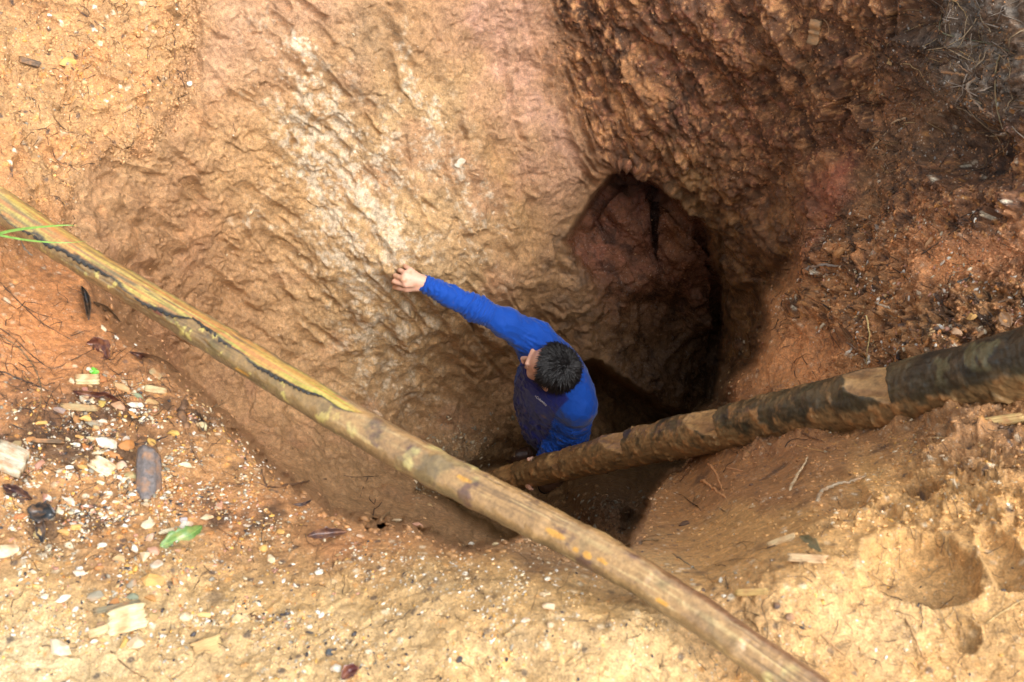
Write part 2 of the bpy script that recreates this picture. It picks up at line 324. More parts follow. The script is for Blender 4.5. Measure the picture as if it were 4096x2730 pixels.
# banks
pat2 = sstep(-.2, .35, fbm(base*6+40, 3))
lump = fbm(base*7+11, 4)
g1, g2, gi = worley(base*58+7, 9); grain = np.sqrt(np.clip(1-(g1/.6)**2, 0, 1))
orange_smooth = np.clip(blob(wX, wY, 180, 1330, 260, 230)+.9*blob(wX, wY, 3230, 1430, 200, 90, -20)+blob(wX, wY, 3850, 1060, 200, 90), 0, 1)
mudwet = np.clip(blob(wX, wY, 3500, 2350, 420, 260)+blob(wX, wY, 3950, 2480, 260, 260)+.8*blob(wX, wY, 2100, 2420, 500, 200)*.8, 0, 1)
gs = grit*(1-.85*orange_smooth)*(1-.75*mudwet)
upl = grit*sstep(1100, 850, wY)*sstep(1500, 900, wX)
hgt = hgt+grit*(lump*.014+n_h*.003+fc_*.002*(1-mudwet))+gs*(grain*.0032*pat2+crumb*.004*pat+fb*.004)+upl*(fbm(base*4.5+600, 3, ridge=True)*.03+n_a*.022+fa*.02+fb*.014*(.4+zone)+fc_*.006+fd_*.003)
rsl = MB*sstep(2600, 2850, wX)*sstep(900, 1100, wY)*sstep(2150, 2000, wY)
hgt = hgt+rsl*(n_a*.03+ga*.010+fb*.012+fc_*.006+fbm(base*12+970, 5, gain=.62)*.035+crumb*.005*pat)*(1-.7*orange_smooth)
hgt = hgt+np.maximum(loose, .0)*(fbm(base*12+70, 5, gain=.65)*.05+crumb*.007)
hgt = hgt+mudwet*grit*(fbm(base*14+2, 5, gain=.6)*.012)
w3x = fbm(flat/40+5, 4, gain=.6); w3y = fbm(flat/40+25, 4, gain=.6)
# hollows, holes and the boot print in the wet mud
def dent(cx_, cy_, rx, ry, ang, depth, rim=.0, p=2.2):
    a = math.radians(ang); dx = X1-cx_+wx*35+w3x*16; dy = Y1-cy_+wy*35+w3y*16; u = (dx*math.cos(a)+dy*math.sin(a))/rx; v = (-dx*math.sin(a)+dy*math.cos(a))/ry
    r = np.sqrt(u*u+v*v); return -depth*np.clip(1-r**p, 0, 1)**.7+rim*np.exp(-((r-1.08)/.12)**2)
# scraped cuts left by the pick and the spade: shallow troughs with one raised side, smoother than the broken earth around
def boxblur(A, r):
    for ax in (0, 1):
        c = np.cumsum(np.pad(A, [(r+1, r) if k == ax else (0, 0) for k in (0, 1)], mode='edge'), axis=ax); n_ = A.shape[ax]
        A = (np.take(c, range(2*r+1, 2*r+1+n_), axis=ax)-np.take(c, range(0, n_), axis=ax))/(2*r+1)
    return A
H2 = hgt.reshape(NX, NY); HB = boxblur(boxblur(H2, 7), 7); CUT = np.zeros_like(H2); ADD = np.zeros_like(H2); rc_ = np.random.RandomState(21); SB2 = sb.reshape(NX, NY); n3x = w3x.reshape(NX, NY); n3y = w3y.reshape(NX, NY)
def cut(cx_, cy_, L, W, ang, dep, sm=.85):
    i0, i1 = np.searchsorted(GX, [cx_-L-20, cx_+L+20]); j0, j1 = np.searchsorted(GY, [cy_-L-20, cy_+L+20])
    if i1-i0 < 3 or j1-j0 < 3: return
    sl = (slice(i0, i1), slice(j0, j1)); dx = XX[sl]-cx_+n3x[sl]*14; dy = YY[sl]-cy_+n3y[sl]*14; a = math.radians(ang)
    u = (dx*math.cos(a)+dy*math.sin(a))/L; v = (-dx*math.sin(a)+dy*math.cos(a))/(W*(1-.35*np.clip(u, -1, 1)))
    m = sstep(1.0, .8, np.abs(v))*sstep(1, .85, np.abs(u)); CUT[sl] = np.maximum(CUT[sl], m*sm); ADD[sl] = np.where(m > .02, ADD[sl]*(1-m)+m*(-dep*(1-v*v)-dep*.9*v-dep*.5*u), ADD[sl])
for k in range(320):
    x, y = rc_.uniform(350, 3300), rc_.uniform(-20, 1700)
    if resample(SDS['b'], np.array([x]), np.array([y]))[0] > -30 and not (x > 3000 and y < 700): continue
    if resample(SDS['f'], np.array([x]), np.array([y]))[0] > 0: continue
    e_ = np.interp(y, by, bx); ang = np.interp(x-e_, [-1500, -700, -150, 100, 900], [35, 50, 84, 66, 56])+rc_.normal()*9
    L = rc_.uniform(45, 150); W = rc_.uniform(12, 30)*(1.3 if x < e_ else 1); cut(x, y, L, W, ang, rc_.uniform(.006, .018), rc_.uniform(.5, .95))
for a in ((1960,180,110,26,88,.012),(2010,330,90,22,84,.012),(2195,330,110,24,84,.014),(1880,40,70,34,84,.012),(2250,420,90,26,80,.014),(2090,500,80,20,82,.010),(2040,640,90,30,84,.012),(2330,500,110,26,70,.012),(3230,1430,230,60,-22,.012),(3100,1490,160,46,-50,.012),(3860,1040,160,50,-20,.010),(1700,650,150,60,86,.006),(2600,420,140,34,60,.016),(2900,330,150,40,58,.016)): cut(*a)
H2 = HB*1.0+(H2-HB)*(1-.8*CUT)+ADD; hgt = H2.ravel()
# on the steep drops the mesh is coarse: only broad relief there
gx_, gy_ = np.gradient(d_s, axis=0)/np.gradient(GX)[:, None], np.gradient(d_s, axis=1)/np.gradient(GY)[None]
stretch = np.sqrt(gx_**2+gy_**2).ravel()*FPX/d0; soft = sstep(9, 4, stretch)
broad = n_a*.014
hgt = hgt*soft+broad*(1-soft)
hgt = hgt+dent(3690, 2290, 250, 150, 12, .055, .009, 4)+dent(4010, 2240, 80, 150, -30, .026, .004, 3)+dent(3860, 2540, 75, 50, 40, .014, .003, 3)
hgt = hgt+dent(3330, 1950, 170, 75, 25, .085, .0)+dent(3130, 1890, 100, 90, 0, .05)+dent(3680, 1960, 110, 28, -12, .05)+dent(2510, 2085, 40, 55, 10, .25)
hgt = hgt+dent(1900, 950, 70, 32, -5, .04)+dent(1790, 1940, 70, 42, 15, .2)+dent(3420, 420, 30, 140, 12, .05)+dent(3900, 600, 190, 160, 0, .10)+dent(3760,60,110,90,0,.06)
hgt = hgt+dent(2890, 1150, 30, 260, 4, .10)+dent(2620, 900, 20, 190, -4, .07)+dent(2080, 560, 22, 420, -10, .03)+dent(790, 190, 26, 200, -4, .03)
edge_fade = sstep(0, 250, np.minimum.reduce([X1+1200, 5300-X1, Y1+1200, 4200-Y1]))
hgt = hgt*edge_fade
vd = CAMP-base; vd /= np.linalg.norm(vd, axis=1)[:, None]; wv_ = sstep(2.2, 4.6, stretch)[:, None]; dn = nrm*(1-wv_)+vd*wv_; dn /= np.linalg.norm(dn, axis=1)[:, None]
hgt = hgt*(1-wv_[:, 0])+boxblur(hgt.reshape(NX, NY), 3).ravel()*wv_[:, 0]
pos = base+dn*hgt[:, None]

# ------------------------------------------------------------------ colours of the soils
def C(r, g, b):
    c = lin((r, g, b)); l = c@np.array([.3, .59, .11]); return (c*.93+l*.07)*np.array([1.0, 1.02, .98])
NS = fbm(base*4+60, 4)[:, None]; NF = fbm(base*13+70, 4)[:, None]; NH = fbm(base*30+80, 3)[:, None]
col = np.tile(C(176, 124, 74), (len(X1), 1))
def over(c, w):
    global col
    w = np.clip(np.asarray(w), 0, 1); w = w[:, None] if w.ndim == 1 else w
    col = col*(1-w)+np.asarray(c)*w
over(C(164, 116, 72), sstep(1400, 700, wX)*sstep(350, 900, wY)*.8)                       # plain brown clay, left of the face
over(C(196, 146, 84), .9*np.clip(blob(wX, wY, 1150, 700, 240, 330)+blob(wX, wY, 950, 650, 150, 150), 0, 1)*(NS[:, 0]*.6+.7))
over(C(196, 146, 118), .9*np.clip(blob(wX, wY, 870, 200, 90, 240)+blob(wX, wY, 1000, 120, 160, 200)*.6+blob(wX, wY, 1280, 60, 150, 120)*.6, 0, 1))
ochre = np.clip(blob(wX, wY, 1500, 1250, 420, 420)+blob(wX, wY, 1650, 600, 380, 420), 0, 1)
over(C(204, 162, 106), .85*ochre*(1-rough)); over(C(150, 116, 74), .6*ochre*(1-rough)*sstep(.0, .3, NS[:, 0]+.3*gr)); over(C(176, 116, 84), .5*(1-rough)*(1-grit)*sstep(.1, .35, fbm(base*2.7+300, 3)))
streak = blob(wX, wY, 1250, 500, 130, 420, -22)+blob(wX, wY, 1440, 820, 170, 330, -20)+.9*blob(wX, wY, 1660, 330, 60, 330, -12)+.8*blob(wX, wY, 1540, 1300, 200, 250, -20)+.7*blob(wX, wY, 1900, 750, 130, 300, -10)
strn = fbm(np.stack([al*5, ac*16, q[:, 2]*9], -1)+31, 4)
NV = fbm(base*75+15, 3); streak = np.clip(streak+.55*blob(wX, wY, 1430, 800, 330, 620, -14)+.6*blob(wX, wY, 1000, 830, 170, 34, 38)+.5*blob(wX, wY, 1650, 1650, 180, 260, -20)+.5*blob(wX, wY, 2000, 1250, 120, 160), 0, 1.3)
whiteW = sstep(.20, .42, streak*.24+strn*.42+NF[:, 0]*.34+NH[:, 0]*.5+NV*.55)*np.clip(streak*1.6, 0, 1)*(1-rough)*(1-grit)
over(C(206, 176, 132), .35*np.clip(streak, 0, 1)*(1-rough)*(1-grit)*sstep(-.2, .3, NF[:, 0]+strn*.5))
over(C(222, 206, 184), .68*whiteW)
greyg = blob(wX, wY, 1480, 200, 110, 260, -6)
over(C(140, 112, 76), .7*greyg*(strn*.8+.6))
pink = np.clip(1.1*blob(wX, wY, 2040, 250, 120, 380, -18)+blob(wX, wY, 1950, 60, 170, 150)+.7*blob(wX, wY, 2230, 620, 90, 200, -15), 0, 1)
over(C(202, 148, 124), pink*.85*(NF[:, 0]*.9+.85))
over(C(184, 134, 72), .8*blob(wX, wY, 2040, 700, 60, 300, -12)*(strn+.7))
# dark face
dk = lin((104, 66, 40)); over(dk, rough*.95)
over(C(184, 124, 74), rough*np.clip(sstep(.0, .26, NF[:, 0]*.45+.35*cr1+NH[:, 0]*.45+NV*.5), 0, 1)*.85)  # golden grain, with highlights on raised parts put into the colour
over(C(66, 42, 27), rough*sstep(.05, .32, -NS[:, 0]*.6-.45*cr1-.3*NH[:, 0]-.35*NV)*.8); over(C(206, 150, 92), rough*sstep(.16, .34, NV*.7+NH[:, 0]*.5+.2*cr1)*.7)  # darkness of the hollows and bright specks, also put into the colour
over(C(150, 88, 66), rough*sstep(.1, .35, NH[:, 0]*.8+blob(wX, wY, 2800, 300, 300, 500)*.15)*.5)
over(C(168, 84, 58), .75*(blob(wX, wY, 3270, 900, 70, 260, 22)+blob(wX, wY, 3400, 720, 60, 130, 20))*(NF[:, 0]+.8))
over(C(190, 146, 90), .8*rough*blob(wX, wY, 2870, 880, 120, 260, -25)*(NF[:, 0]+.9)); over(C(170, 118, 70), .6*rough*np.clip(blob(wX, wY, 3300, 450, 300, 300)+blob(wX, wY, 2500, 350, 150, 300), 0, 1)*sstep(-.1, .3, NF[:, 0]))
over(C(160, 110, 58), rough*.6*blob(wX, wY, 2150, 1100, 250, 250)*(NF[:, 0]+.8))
# banks
over(C(194, 146, 94), (1-rough)*sstep(1150, 600, wY)*sstep(1250, 450, wX)*.9)
over(C(158, 108, 64), (1-rough)*sstep(1100, 800, wY)*sstep(1100, 700, wX)*sstep(.02, .3, NS[:, 0]+.4*n_a)*.6)
over(C(206, 142, 84), (1-rough)*sstep(1100, 800, wY)*sstep(1100, 700, wX)*sstep(.1, .3, -NS[:, 0]+.4*NF[:, 0])*.7)
over(C(192, 136, 82), np.clip(grit*(NS[:, 0]*1.1+.15), 0, 1)*sstep(1900, 1500, wY)*.7*sstep(1500, 1000, wX))
over(C(200, 128, 70), grit*blob(wX, wY, 200, 1330, 420, 330)*1.0)
over(C(190, 136, 82), grit*sstep(1700, 1850, wY)*sstep(2300, 2100, wY)*sstep(1900, 1500, wX))
over(C(200, 158, 100), grit*sstep(1980, 2450, wY+NS[:, 0]*250))
over(C(206, 152, 86), grit*sstep(2600, 2900, wX)*sstep(1750, 1950, wY))
over(C(204, 156, 94), grit*mudwet*.85)
over(C(172, 108, 62), grit*np.clip(blob(wX, wY, 900, 2030, 300, 90)+blob(wX, wY, 1450, 2150, 300, 90), 0, 1)*.6)
over(C(158, 110, 66), MB*sstep(90, 0, sb)*.6*(1-sstep(1100, 800, wY)))
over(C(164, 110, 64), MB*sstep(2600, 2900, wX)*sstep(1400, 1600, wY)*sstep(2080, 1980, wY)*sstep(3500, 3200, wX)*.8)
over(C(198, 136, 80), MB*sstep(2950, 3100, wX)*sstep(3700, 3500, wX)*sstep(900, 1200, wY)*sstep(1700, 1550, wY)*.8)
over(C(92, 62, 42), MB*sstep(3250, 3550, wX)*sstep(850, 1000, wY)*sstep(1450, 1350, wY)*sstep(-.15, .25, NF[:, 0]-.2)*.75)
over(C(214, 140, 88), MB*blob(wX, wY, 3950, 1030, 260, 130)*1.0)
over(C(104, 88, 74), sstep(3600, 3900, wX)*sstep(620, 350, wY)*.8*(NF[:, 0]+.9)); over(C(50, 42, 36), sstep(3500, 3800, wX)*sstep(700, 350, wY)*.7*sstep(0, .25, NH[:, 0]+.5*NF[:, 0]))
over(C(58, 42, 30), np.clip(blob(wX, wY, 3820, 640, 200, 170)+blob(wX, wY, 3650, 180, 160, 100), 0, 1)*.75*sstep(-.35, .15, NF[:, 0]))
over(C(150, 140, 130), blob(wX, wY, 4000, 150, 200, 260)*sstep(.05, .25, NH[:, 0]+NV*.5)*.7)
humus = grit*sstep(.15, .45, fbm(base*9+200, 4)+.42*blob(wX, wY, 330, 1720, 420, 380)+.3*blob(wX, wY, 330, 1130, 120, 160)+.2*blob(wX, wY, 3650, 1250, 350, 200)+.1*blob(wX, wY, 900, 2200, 700, 250)-.05)*(1-.7*sstep(2350, 2550, wY))*(1-orange_smooth)*sstep(700, 1100, wY)*(1-np.clip(1.6*mudwet, 0, 1))
over(C(74, 50, 34), humus*.8)
over(C(238, 220, 180), grit*.5*blob(wX, wY, 0, 2650, 450, 160)*(NF[:, 0]+.8))
# cave, floor
brown_rock = (1-MB)*(1-MF)*sstep(2020, 2280, wX+.25*(wY-1200))*sstep(650, 1000, wY)*.9  # brown streaked rock left of the cave and around it
over(C(126, 88, 54), brown_rock*.85); over(C(160, 116, 66), brown_rock*sstep(.05, .3, NF[:, 0]+.4*gr)*.7); over(C(66, 46, 32), brown_rock*sstep(.0, .3, -NF[:, 0]+.4*cr1)*.7)
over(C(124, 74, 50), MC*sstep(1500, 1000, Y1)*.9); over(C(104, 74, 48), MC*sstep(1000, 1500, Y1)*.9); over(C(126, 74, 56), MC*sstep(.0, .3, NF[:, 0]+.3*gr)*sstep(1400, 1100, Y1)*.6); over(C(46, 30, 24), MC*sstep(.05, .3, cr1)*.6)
over(C(48, 30, 24), MC*blob(X1, Y1, 2615, 880, 26, 200, 0)*.9); over(C(134, 84, 46), MC*blob(X1, Y1, 2705, 900, 50, 150)*.8)  # shade of the groove put in as a dark strip, then the brown panel
over(C(150, 112, 72), MF*.9); over(C(158, 116, 72), blob(X1, Y1, 2050, 2060, 200, 90)*(1-MB)*.9)
fill_w = sstep(1500, 1900, Y1)*(1-MB)*sstep(1000, 1400, X1); over(C(172, 132, 86), fill_w*.6)  # lower wall coloured paler, in place of fill light down there
peb = (1-MB)*blob(X1, Y1, 1850, 1820, 110, 90); over(C(150, 128, 100), peb*.7*sstep(.1, .3, NH[:, 0]+.2))
over(C(110, 82, 60), MF*blob(X1, Y1, 2450, 2050, 160, 110)*.8)
over(C(110, 66, 36), MB*sstep(3050, 3300, wX)*sstep(760, 900, wY)*sstep(1500, 1380, wY)*sstep(.0, .25, -NH[:, 0]+.4*NF[:, 0])*.6); over(C(46, 32, 24), MB*sstep(3050, 3300, wX)*sstep(1450, 1350, wY)*sstep(.06, .28, -NH[:, 0]*.6-NF[:, 0]*.6-NV*.4)*(1-orange_smooth)*.8); over(C(206, 136, 78), MB*sstep(3050, 3300, wX)*sstep(800, 950, wY)*sstep(1500, 1400, wY)*sstep(.1, .3, NH[:, 0]*.6+NF[:, 0]*.5+NV*.4)*.7)
over(C(232, 170, 124), MB*blob(wX, wY, 3960, 1040, 200, 90)*.9)
over(C(186, 150, 116), (1-rough)*(1-MB)*(1-MF)*(1-MC)*.22); over(C(220, 190, 146), grit*sstep(2150, 2500, wY)*sstep(-.3, .2, NS[:, 0]+NF[:, 0]*.5)*.25)
over(C(222, 146, 84), orange_smooth*MB*sstep(2500, 2900, wX)*.8)
over(C(160, 112, 68), (1-MB)*blob(wX, wY, 550, 1250, 420, 420)*.55)
over(col*.88, np.clip((1-rough)*(1-MF)*(1-MC), 0, 1)*(1-.0*MB))
# tone varies at random over all the soils, from noise at several scales
col = np.clip(col*(1+.16*NH+.16*NF+.10*NS), .004, .8)
gcol = rs.rand(256); gv = gcol[gi]; over(C(236, 222, 196), gs*(gv > .9)*sstep(.5, .3, g1)*pat2*.9); over(C(70, 60, 60), gs*(gv < .05)*sstep(.5, .3, g1)*.8)
over(C(218, 150, 70), gs*((gv > .6) & (gv < .68))*sstep(.5, .3, g1)*.6)

# ------------------------------------------------------------------ split into the named pieces of the setting
mat_wall = earth_mat('wet_clay', wet=.52, bump=.7, spark=.35); mat_bank = earth_mat('gritty_bank_soil', wet=.45, bump=.6, spark=.7)
faces = grid_faces(NX, NY)
fc = MB[faces].mean(1); ff = MF[faces].mean(1)
regB = fc > .5; regF = (~regB) & (ff > .5); regW = ~(regB | regF)
WET = np.clip(.2*CUT.ravel()+.5*brown_rock+grit*mudwet*sstep(-.1, .2, fbm(base*9+400, 3))+blob(X1, Y1, 2080, 2080, 160, 80)*(1-MB)+.5*MC+.75*rough*sstep(-.2, .3, NS[:, 0]), 0, 1)
def piece(name, mask, mat):
    f = faces[mask]; u, inv = np.unique(f, return_inverse=True)
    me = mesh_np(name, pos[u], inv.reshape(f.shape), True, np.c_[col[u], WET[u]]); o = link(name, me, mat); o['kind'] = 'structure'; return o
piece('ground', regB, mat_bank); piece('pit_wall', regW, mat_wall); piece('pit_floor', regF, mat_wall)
# the land beyond, out to the horizon
bi = np.r_[np.arange(NX)*NY, (NX-1)*NY+np.arange(1, NY), (np.arange(NX-1)[::-1])*NY+NY-1, np.arange(1, NY-1)[::-1]]
ring = pos[bi]; cen = np.array([0, 1.2]); rr = [ring]
for s, dz in ((1.25, .05), (1.8, .15), (3, .3), (8, .6), (30, 1.0), (90, 1.0)):
    dxy = ring[:, :2]-cen; p = np.c_[cen+dxy*s, ring[:, 2]*(1/(1+.25*(s-1)))+(1-1/(1+.25*(s-1)))*3.6+0*dz]; rr.append(p)
nb = len(bi); RV = np.concatenate(rr); k = np.arange(nb); k2_ = (k+1) % nb
RF = np.concatenate([np.stack([r*nb+k, r*nb+k2_, (r+1)*nb+k2_, (r+1)*nb+k], -1) for r in range(len(rr)-1)])
rc = np.c_[np.tile(C(190, 140, 84), (len(RV), 1)), np.zeros(len(RV))]; o = link('surrounding_ground', mesh_np('surrounding_ground', RV, RF, True, rc), mat_bank); o['kind'] = 'structure'

POSG = pos.reshape(NX, NY, 3)
def surf(X, Y):
    i = int(np.clip(np.interp(X, GX, np.arange(NX)), 1, NX-3)); j = int(np.clip(np.interp(Y, GY, np.arange(NY)), 1, NY-3))
    a = np.interp(X, GX, np.arange(NX))-i; b = np.interp(Y, GY, np.arange(NY))-j
    p = POSG[i, j]*(1-a)*(1-b)+POSG[i+1, j]*a*(1-b)+POSG[i, j+1]*(1-a)*b+POSG[i+1, j+1]*a*b
    n = nrm.reshape(NX, NY, 3)[i, j]; return Vector(p), Vector(n)
def depth_at(X, Y): return float((np.array(surf(X, Y)[0])-CAMP)@FW)

# ------------------------------------------------------------------ poles
def catmull(pts, n):
    pts = [np.array(p, float) for p in pts]; pts = [2*pts[0]-pts[1]]+pts+[2*pts[-1]-pts[-2]]; m = len(pts)-3; out = []
    for k in range(n):
        t = k/(n-1)*m; i = min(int(t), m-1); f = t-i; a, b, c, d = pts[i:i+4]
        out.append(.5*((2*b)+(c-a)*f+(2*a-5*b+4*c-d)*f*f+(3*b-a-3*c+d)*f**3))
    return np.array(out)
def unit(v): v = np.asarray(v, float); return v/np.linalg.norm(v)
def cap_tube(V, na, nr, F):
    """close both ends of a tube laid out ring after ring"""
    c0 = len(V); V = np.r_[V, [V[:nr].mean(0)], [V[(na-1)*nr:na*nr].mean(0)]]
    k = np.arange(nr); k2 = (k+1) % nr
    F = np.r_[F, np.stack([np.full(nr, c0), k2, k, k], -1), np.stack([np.full(nr, c0+1), (na-1)*nr+k, (na-1)*nr+k2, (na-1)*nr+k2], -1)]
    return V, F
def mesh_mixed(name, V, F, smooth=True, cols=None):
    """quads, where a repeated last index means a triangle"""
    me = bpy.data.meshes.new(name)
    me.from_pydata([tuple(v) for v in V], [], [tuple(f[:3]) if f[2] == f[3] else tuple(f) for f in np.asarray(F).tolist()])
    if smooth: me.polygons.foreach_set('use_smooth', np.ones(len(me.polygons), bool))
    if cols is not None:
        at = me.color_attributes.new('Col', 'FLOAT_COLOR', 'POINT'); at.data.foreach_set('color', np.c_[cols, np.ones(len(V))].astype(np.float32).ravel())
    return me

# the light pole across the pit: (x, y, seen width, depth)
PC = [(-260,640,126),(0,822,127),(348,1050,116),(696,1257,126),(1044,1469,136),(1393,1683,142),(1741,1876,146),(2089,2052,150),(2437,2235,156),(2785,2452,160),(3133,2695,166),(3500,2960,172),(3900,3260,176)]
pp = []
for (x, y, w) in PC:
    t = x/3300; d = 1/(.385+t*.282); pp.append(np.r_[P(x, y, d), w*d/FPX/2, x])
na, nr = 1300, 72
cl = catmull(pp, na); cen_, rad_, sx = cl[:, :3], cl[:, 3], cl[:, 4]
tan_ = np.gradient(cen_, axis=0); tan_ /= np.linalg.norm(tan_, axis=1)[:, None]
toc = CAMP-cen_; toc -= (toc*tan_).sum(1)[:, None]*tan_; toc /= np.linalg.norm(toc, axis=1)[:, None]
sid = np.cross(tan_, toc); sid *= np.sign((sid@UP))[:, None]          # sideways, to the upper right in view
ph_ = np.linspace(0, 2*np.pi, nr, endpoint=False)
S, A = np.meshgrid(sx, ph_, indexing='ij'); arc = np.cumsum(np.r_[0, np.linalg.norm(np.diff(cen_, axis=0), axis=1)])
dirv = toc[:, None]*np.cos(A)[..., None]+sid[:, None]*np.sin(A)[..., None]
p0 = (cen_[:, None]+dirv*rad_[:, None, None]); p3 = p0.reshape(-1, 3); S = S.ravel(); Ad = np.degrees((A.ravel()+np.pi) % (2*np.pi)-np.pi)
axis_p = np.stack([np.repeat(arc, nr)*5, np.cos(A.ravel())*1.3, np.sin(A.ravel())*1.3], -1)
e1 = fbm(axis_p*np.array([1.6, 1, 1]), 5, gain=.6); e2 = fbm(axis_p*np.array([1.6, 1, 1])+30, 5, gain=.6)
lo = np.interp(S, [0, 120, 300, 480, 620, 800, 1050, 1250, 1400, 1450], [10, -32, -10, 2, -22, 15, 2, 12, 22, 40])+e1*26
hi = np.interp(S, [0, 300, 800, 1200, 1440], [95, 92, 80, 82, 62])+e2*14
bare = np.minimum(sstep(0, 5, Ad-lo), sstep(0, 6, hi-Ad))*sstep(1445, 1428, S+(Ad-40)*-.9)*sstep(-60, 60, S+e1*120)
edgeb = np.clip(1-np.abs(Ad-lo)/(6+5*e2), 0, 1)*sstep(1440, 1400, S)*sstep(0, 100, S)+np.clip(1-np.abs(Ad-hi)/5, 0, 1)*sstep(1440, 1380, S)*.6
nb1 = fbm(p3*np.array(14)+3, 5, gain=.6); nb2 = fbm(p3*40+9, 4); nl = fbm(axis_p*np.array([1.2, 3, 3])+70, 4)
kn = sum(np.exp(-((S-a_)/26)**2)*w_*1.5*np.clip(np.cos(np.radians(Ad-b_)), 0, 1)**2 for a_, b_, w_ in ((560, -20, .003), (905, 30, .0025), (1330, -30, .003), (1760, 20, .0035), (2180, -20, .003), (2590, 10, .003), (2960, -30, .003)))
crk = sstep(.10, .02, np.abs(fbm(axis_p*np.array([.55, 3.2, 3.2])+333, 4, gain=.6)))*sstep(-.1, .2, fbm(axis_p*.5+20, 2))
rad_off = kn-crk*.0022-bare*.0035+(1-bare)*(nb1*.0048+nb2*.0016)+edgeb*.003+fbm(p3*3, 2)*.005
cp = np.tile(C(172, 132, 82), (len(p3), 1))
def ov(cp, c, w): w = np.clip(w, 0, 1)[:, None]; return cp*(1-w)+np.asarray(c)*w
left = sstep(1500, 1250, S)
cp = ov(cp, C(150, 118, 66), left*.7); cp = ov(cp, C(120, 102, 54), sstep(.0, .3, nb1)*left*.9*sstep(30, -20, Ad)); cp = ov(cp, C(206, 184, 92), sstep(.22, .3, nb2+nb1*.5)*left*.9)
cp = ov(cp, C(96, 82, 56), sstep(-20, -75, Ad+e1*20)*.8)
cp = ov(cp, C(208, 176, 118), (1-left)*sstep(.05, .35, nl)*.7); cp = ov(cp, C(132, 100, 64), (1-left)*sstep(.0, .3, fbm(p3*6+222, 4))*.6); cp = ov(cp, C(96, 66, 60), (1-left)*sstep(.2, .38, nb1+.35*e2)*.85)
cp = ov(cp, C(104, 92, 60), (1-left)*sstep(.12, .36, fbm(p3*9+90, 4)+.1*e1)*.7); cp = ov(cp, C(214, 196, 120), (1-left)*sstep(.25, .4, fbm(p3*11+120, 4))*.7)
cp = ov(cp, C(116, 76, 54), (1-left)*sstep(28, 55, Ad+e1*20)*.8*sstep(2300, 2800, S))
for (sx_, aa, ws, wa) in ((1885, 12, 34, 8), (2255, -12, 40, 13), (2385, -24, 20, 12), (2440, -16, 22, 7), (2680, -30, 24, 9), (2340, -26, 14, 9), (1020, -55, 30, 10), (680, -25, 30, 10)):
    cp = ov(cp, C(214, 152, 46) if sx_ not in (2640, 680) else C(120, 62, 44), sstep(1.15, .8, np.sqrt(((S-sx_)/ws)**2+((Ad-aa)/wa)**2)+e2*.5+nb1*.4))
wood = ov(np.tile(C(196, 170, 76), (len(p3), 1)), C(172, 168, 58), sstep(0, .3, nl+.15)*sstep(600, 1000, S))
wood = ov(wood, C(196, 124, 58), sstep(.0, .3, fbm(axis_p*np.array([.8, 4, 4])+11, 3)+.12)*.9); wood = ov(wood, C(128, 104, 66), sstep(.1, .35, fbm(axis_p*np.array([1, 2.5, 2.5])+55, 4)+.1*sstep(900, 300, S))*.8)
cp = ov(cp, 0, bare)+wood*bare[:, None]
cp = ov(cp, C(52, 50, 46), edgeb*1.3); cp = cp*(1+.25*nb2[:, None])
cp = ov(cp, C(70, 50, 36), crk*.55)
V = p3+dirv.reshape(-1, 3)*rad_off[:, None]; F = grid_faces(na, nr); F = np.concatenate([np.stack([i*nr+np.arange(nr), i*nr+(np.arange(nr)+1) % nr, (i+1)*nr+(np.arange(nr)+1) % nr, (i+1)*nr+np.arange(nr)], -1) for i in range(na-1)])
V2, F2 = cap_tube(V, na, nr, F); cp = np.clip(np.r_[cp, cp[:1], cp[-1:]], .01, .8)
cp = cp*.78
mat_pole = simple_mat('pole_bark', rough=.34, nscale=120, var=.3, bump=.5, bdist=.003, attr=True, coat=.6)
root = empty('wooden_pole', tuple(cen_[600])); tag(root, 'long slim pale pole lying across the pit, peeled to yellow wood at one end', 'pole')
def attach(o, par):
    o.parent = par; o.matrix_parent_inverse = par.matrix_basis.inverted(); return o
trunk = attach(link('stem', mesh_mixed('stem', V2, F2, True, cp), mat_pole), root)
# curls of dark bark lifting along the peeled strip
mat_peel = simple_mat('dark_bark', tuple(C(46, 44, 42)), rough=.5, nscale=60, var=.4)
def strip_on_pole(s0, s1, off, wid, lift):
    n = 26; vs = []
    for k in range(n):
        s = s0+(s1-s0)*k/(n-1); i = int(np.argmin(np.abs(sx-s))); j = np.argmin(np.abs(sx-s))
        a0 = float(np.interp(s, [0, 120, 300, 480, 620, 800, 1050, 1250, 1400, 1450], [10, -32, -10, 2, -22, 15, 2, 12, 22, 40]))
        # follow the edge drawn on the stem
        row = lo.reshape(na, nr)[i]; a0 = float(row[int((a0 % 360)/360*nr) % nr])+off
        w = wid*math.sin(math.pi*(k+.3)/(n-.4))**.6*(1+.5*math.sin(k*2.1))
        for m in range(4):
            a = math.radians(a0-w*(m/3)); r = rad_[i]+.001+lift*math.sin(math.pi*m/3*.8)*(.5+.5*math.sin(k*1.7+1))
            vs.append(cen_[i]+(toc[i]*math.cos(a)+sid[i]*math.sin(a))*r)
    f = [(k*4+m, (k+1)*4+m, (k+1)*4+m+1, k*4+m+1) for k in range(n-1) for m in range(3)]
    me = mesh_np('peeling_bark', np.array(vs), f); o = attach(link('peeling_bark', me, mat_peel), root)
    md = o.modifiers.new('s', 'SOLIDIFY'); md.thickness = .0015
for a in ((150, 330, 0, 9, .005), (300, 480, -1, 10, .006), (600, 790, 0, 8, .005), (800, 960, 1, 9, .006), (1060, 1200, 0, 8, .006), (1180, 1320, 0, 7, .006)): strip_on_pole(*a)

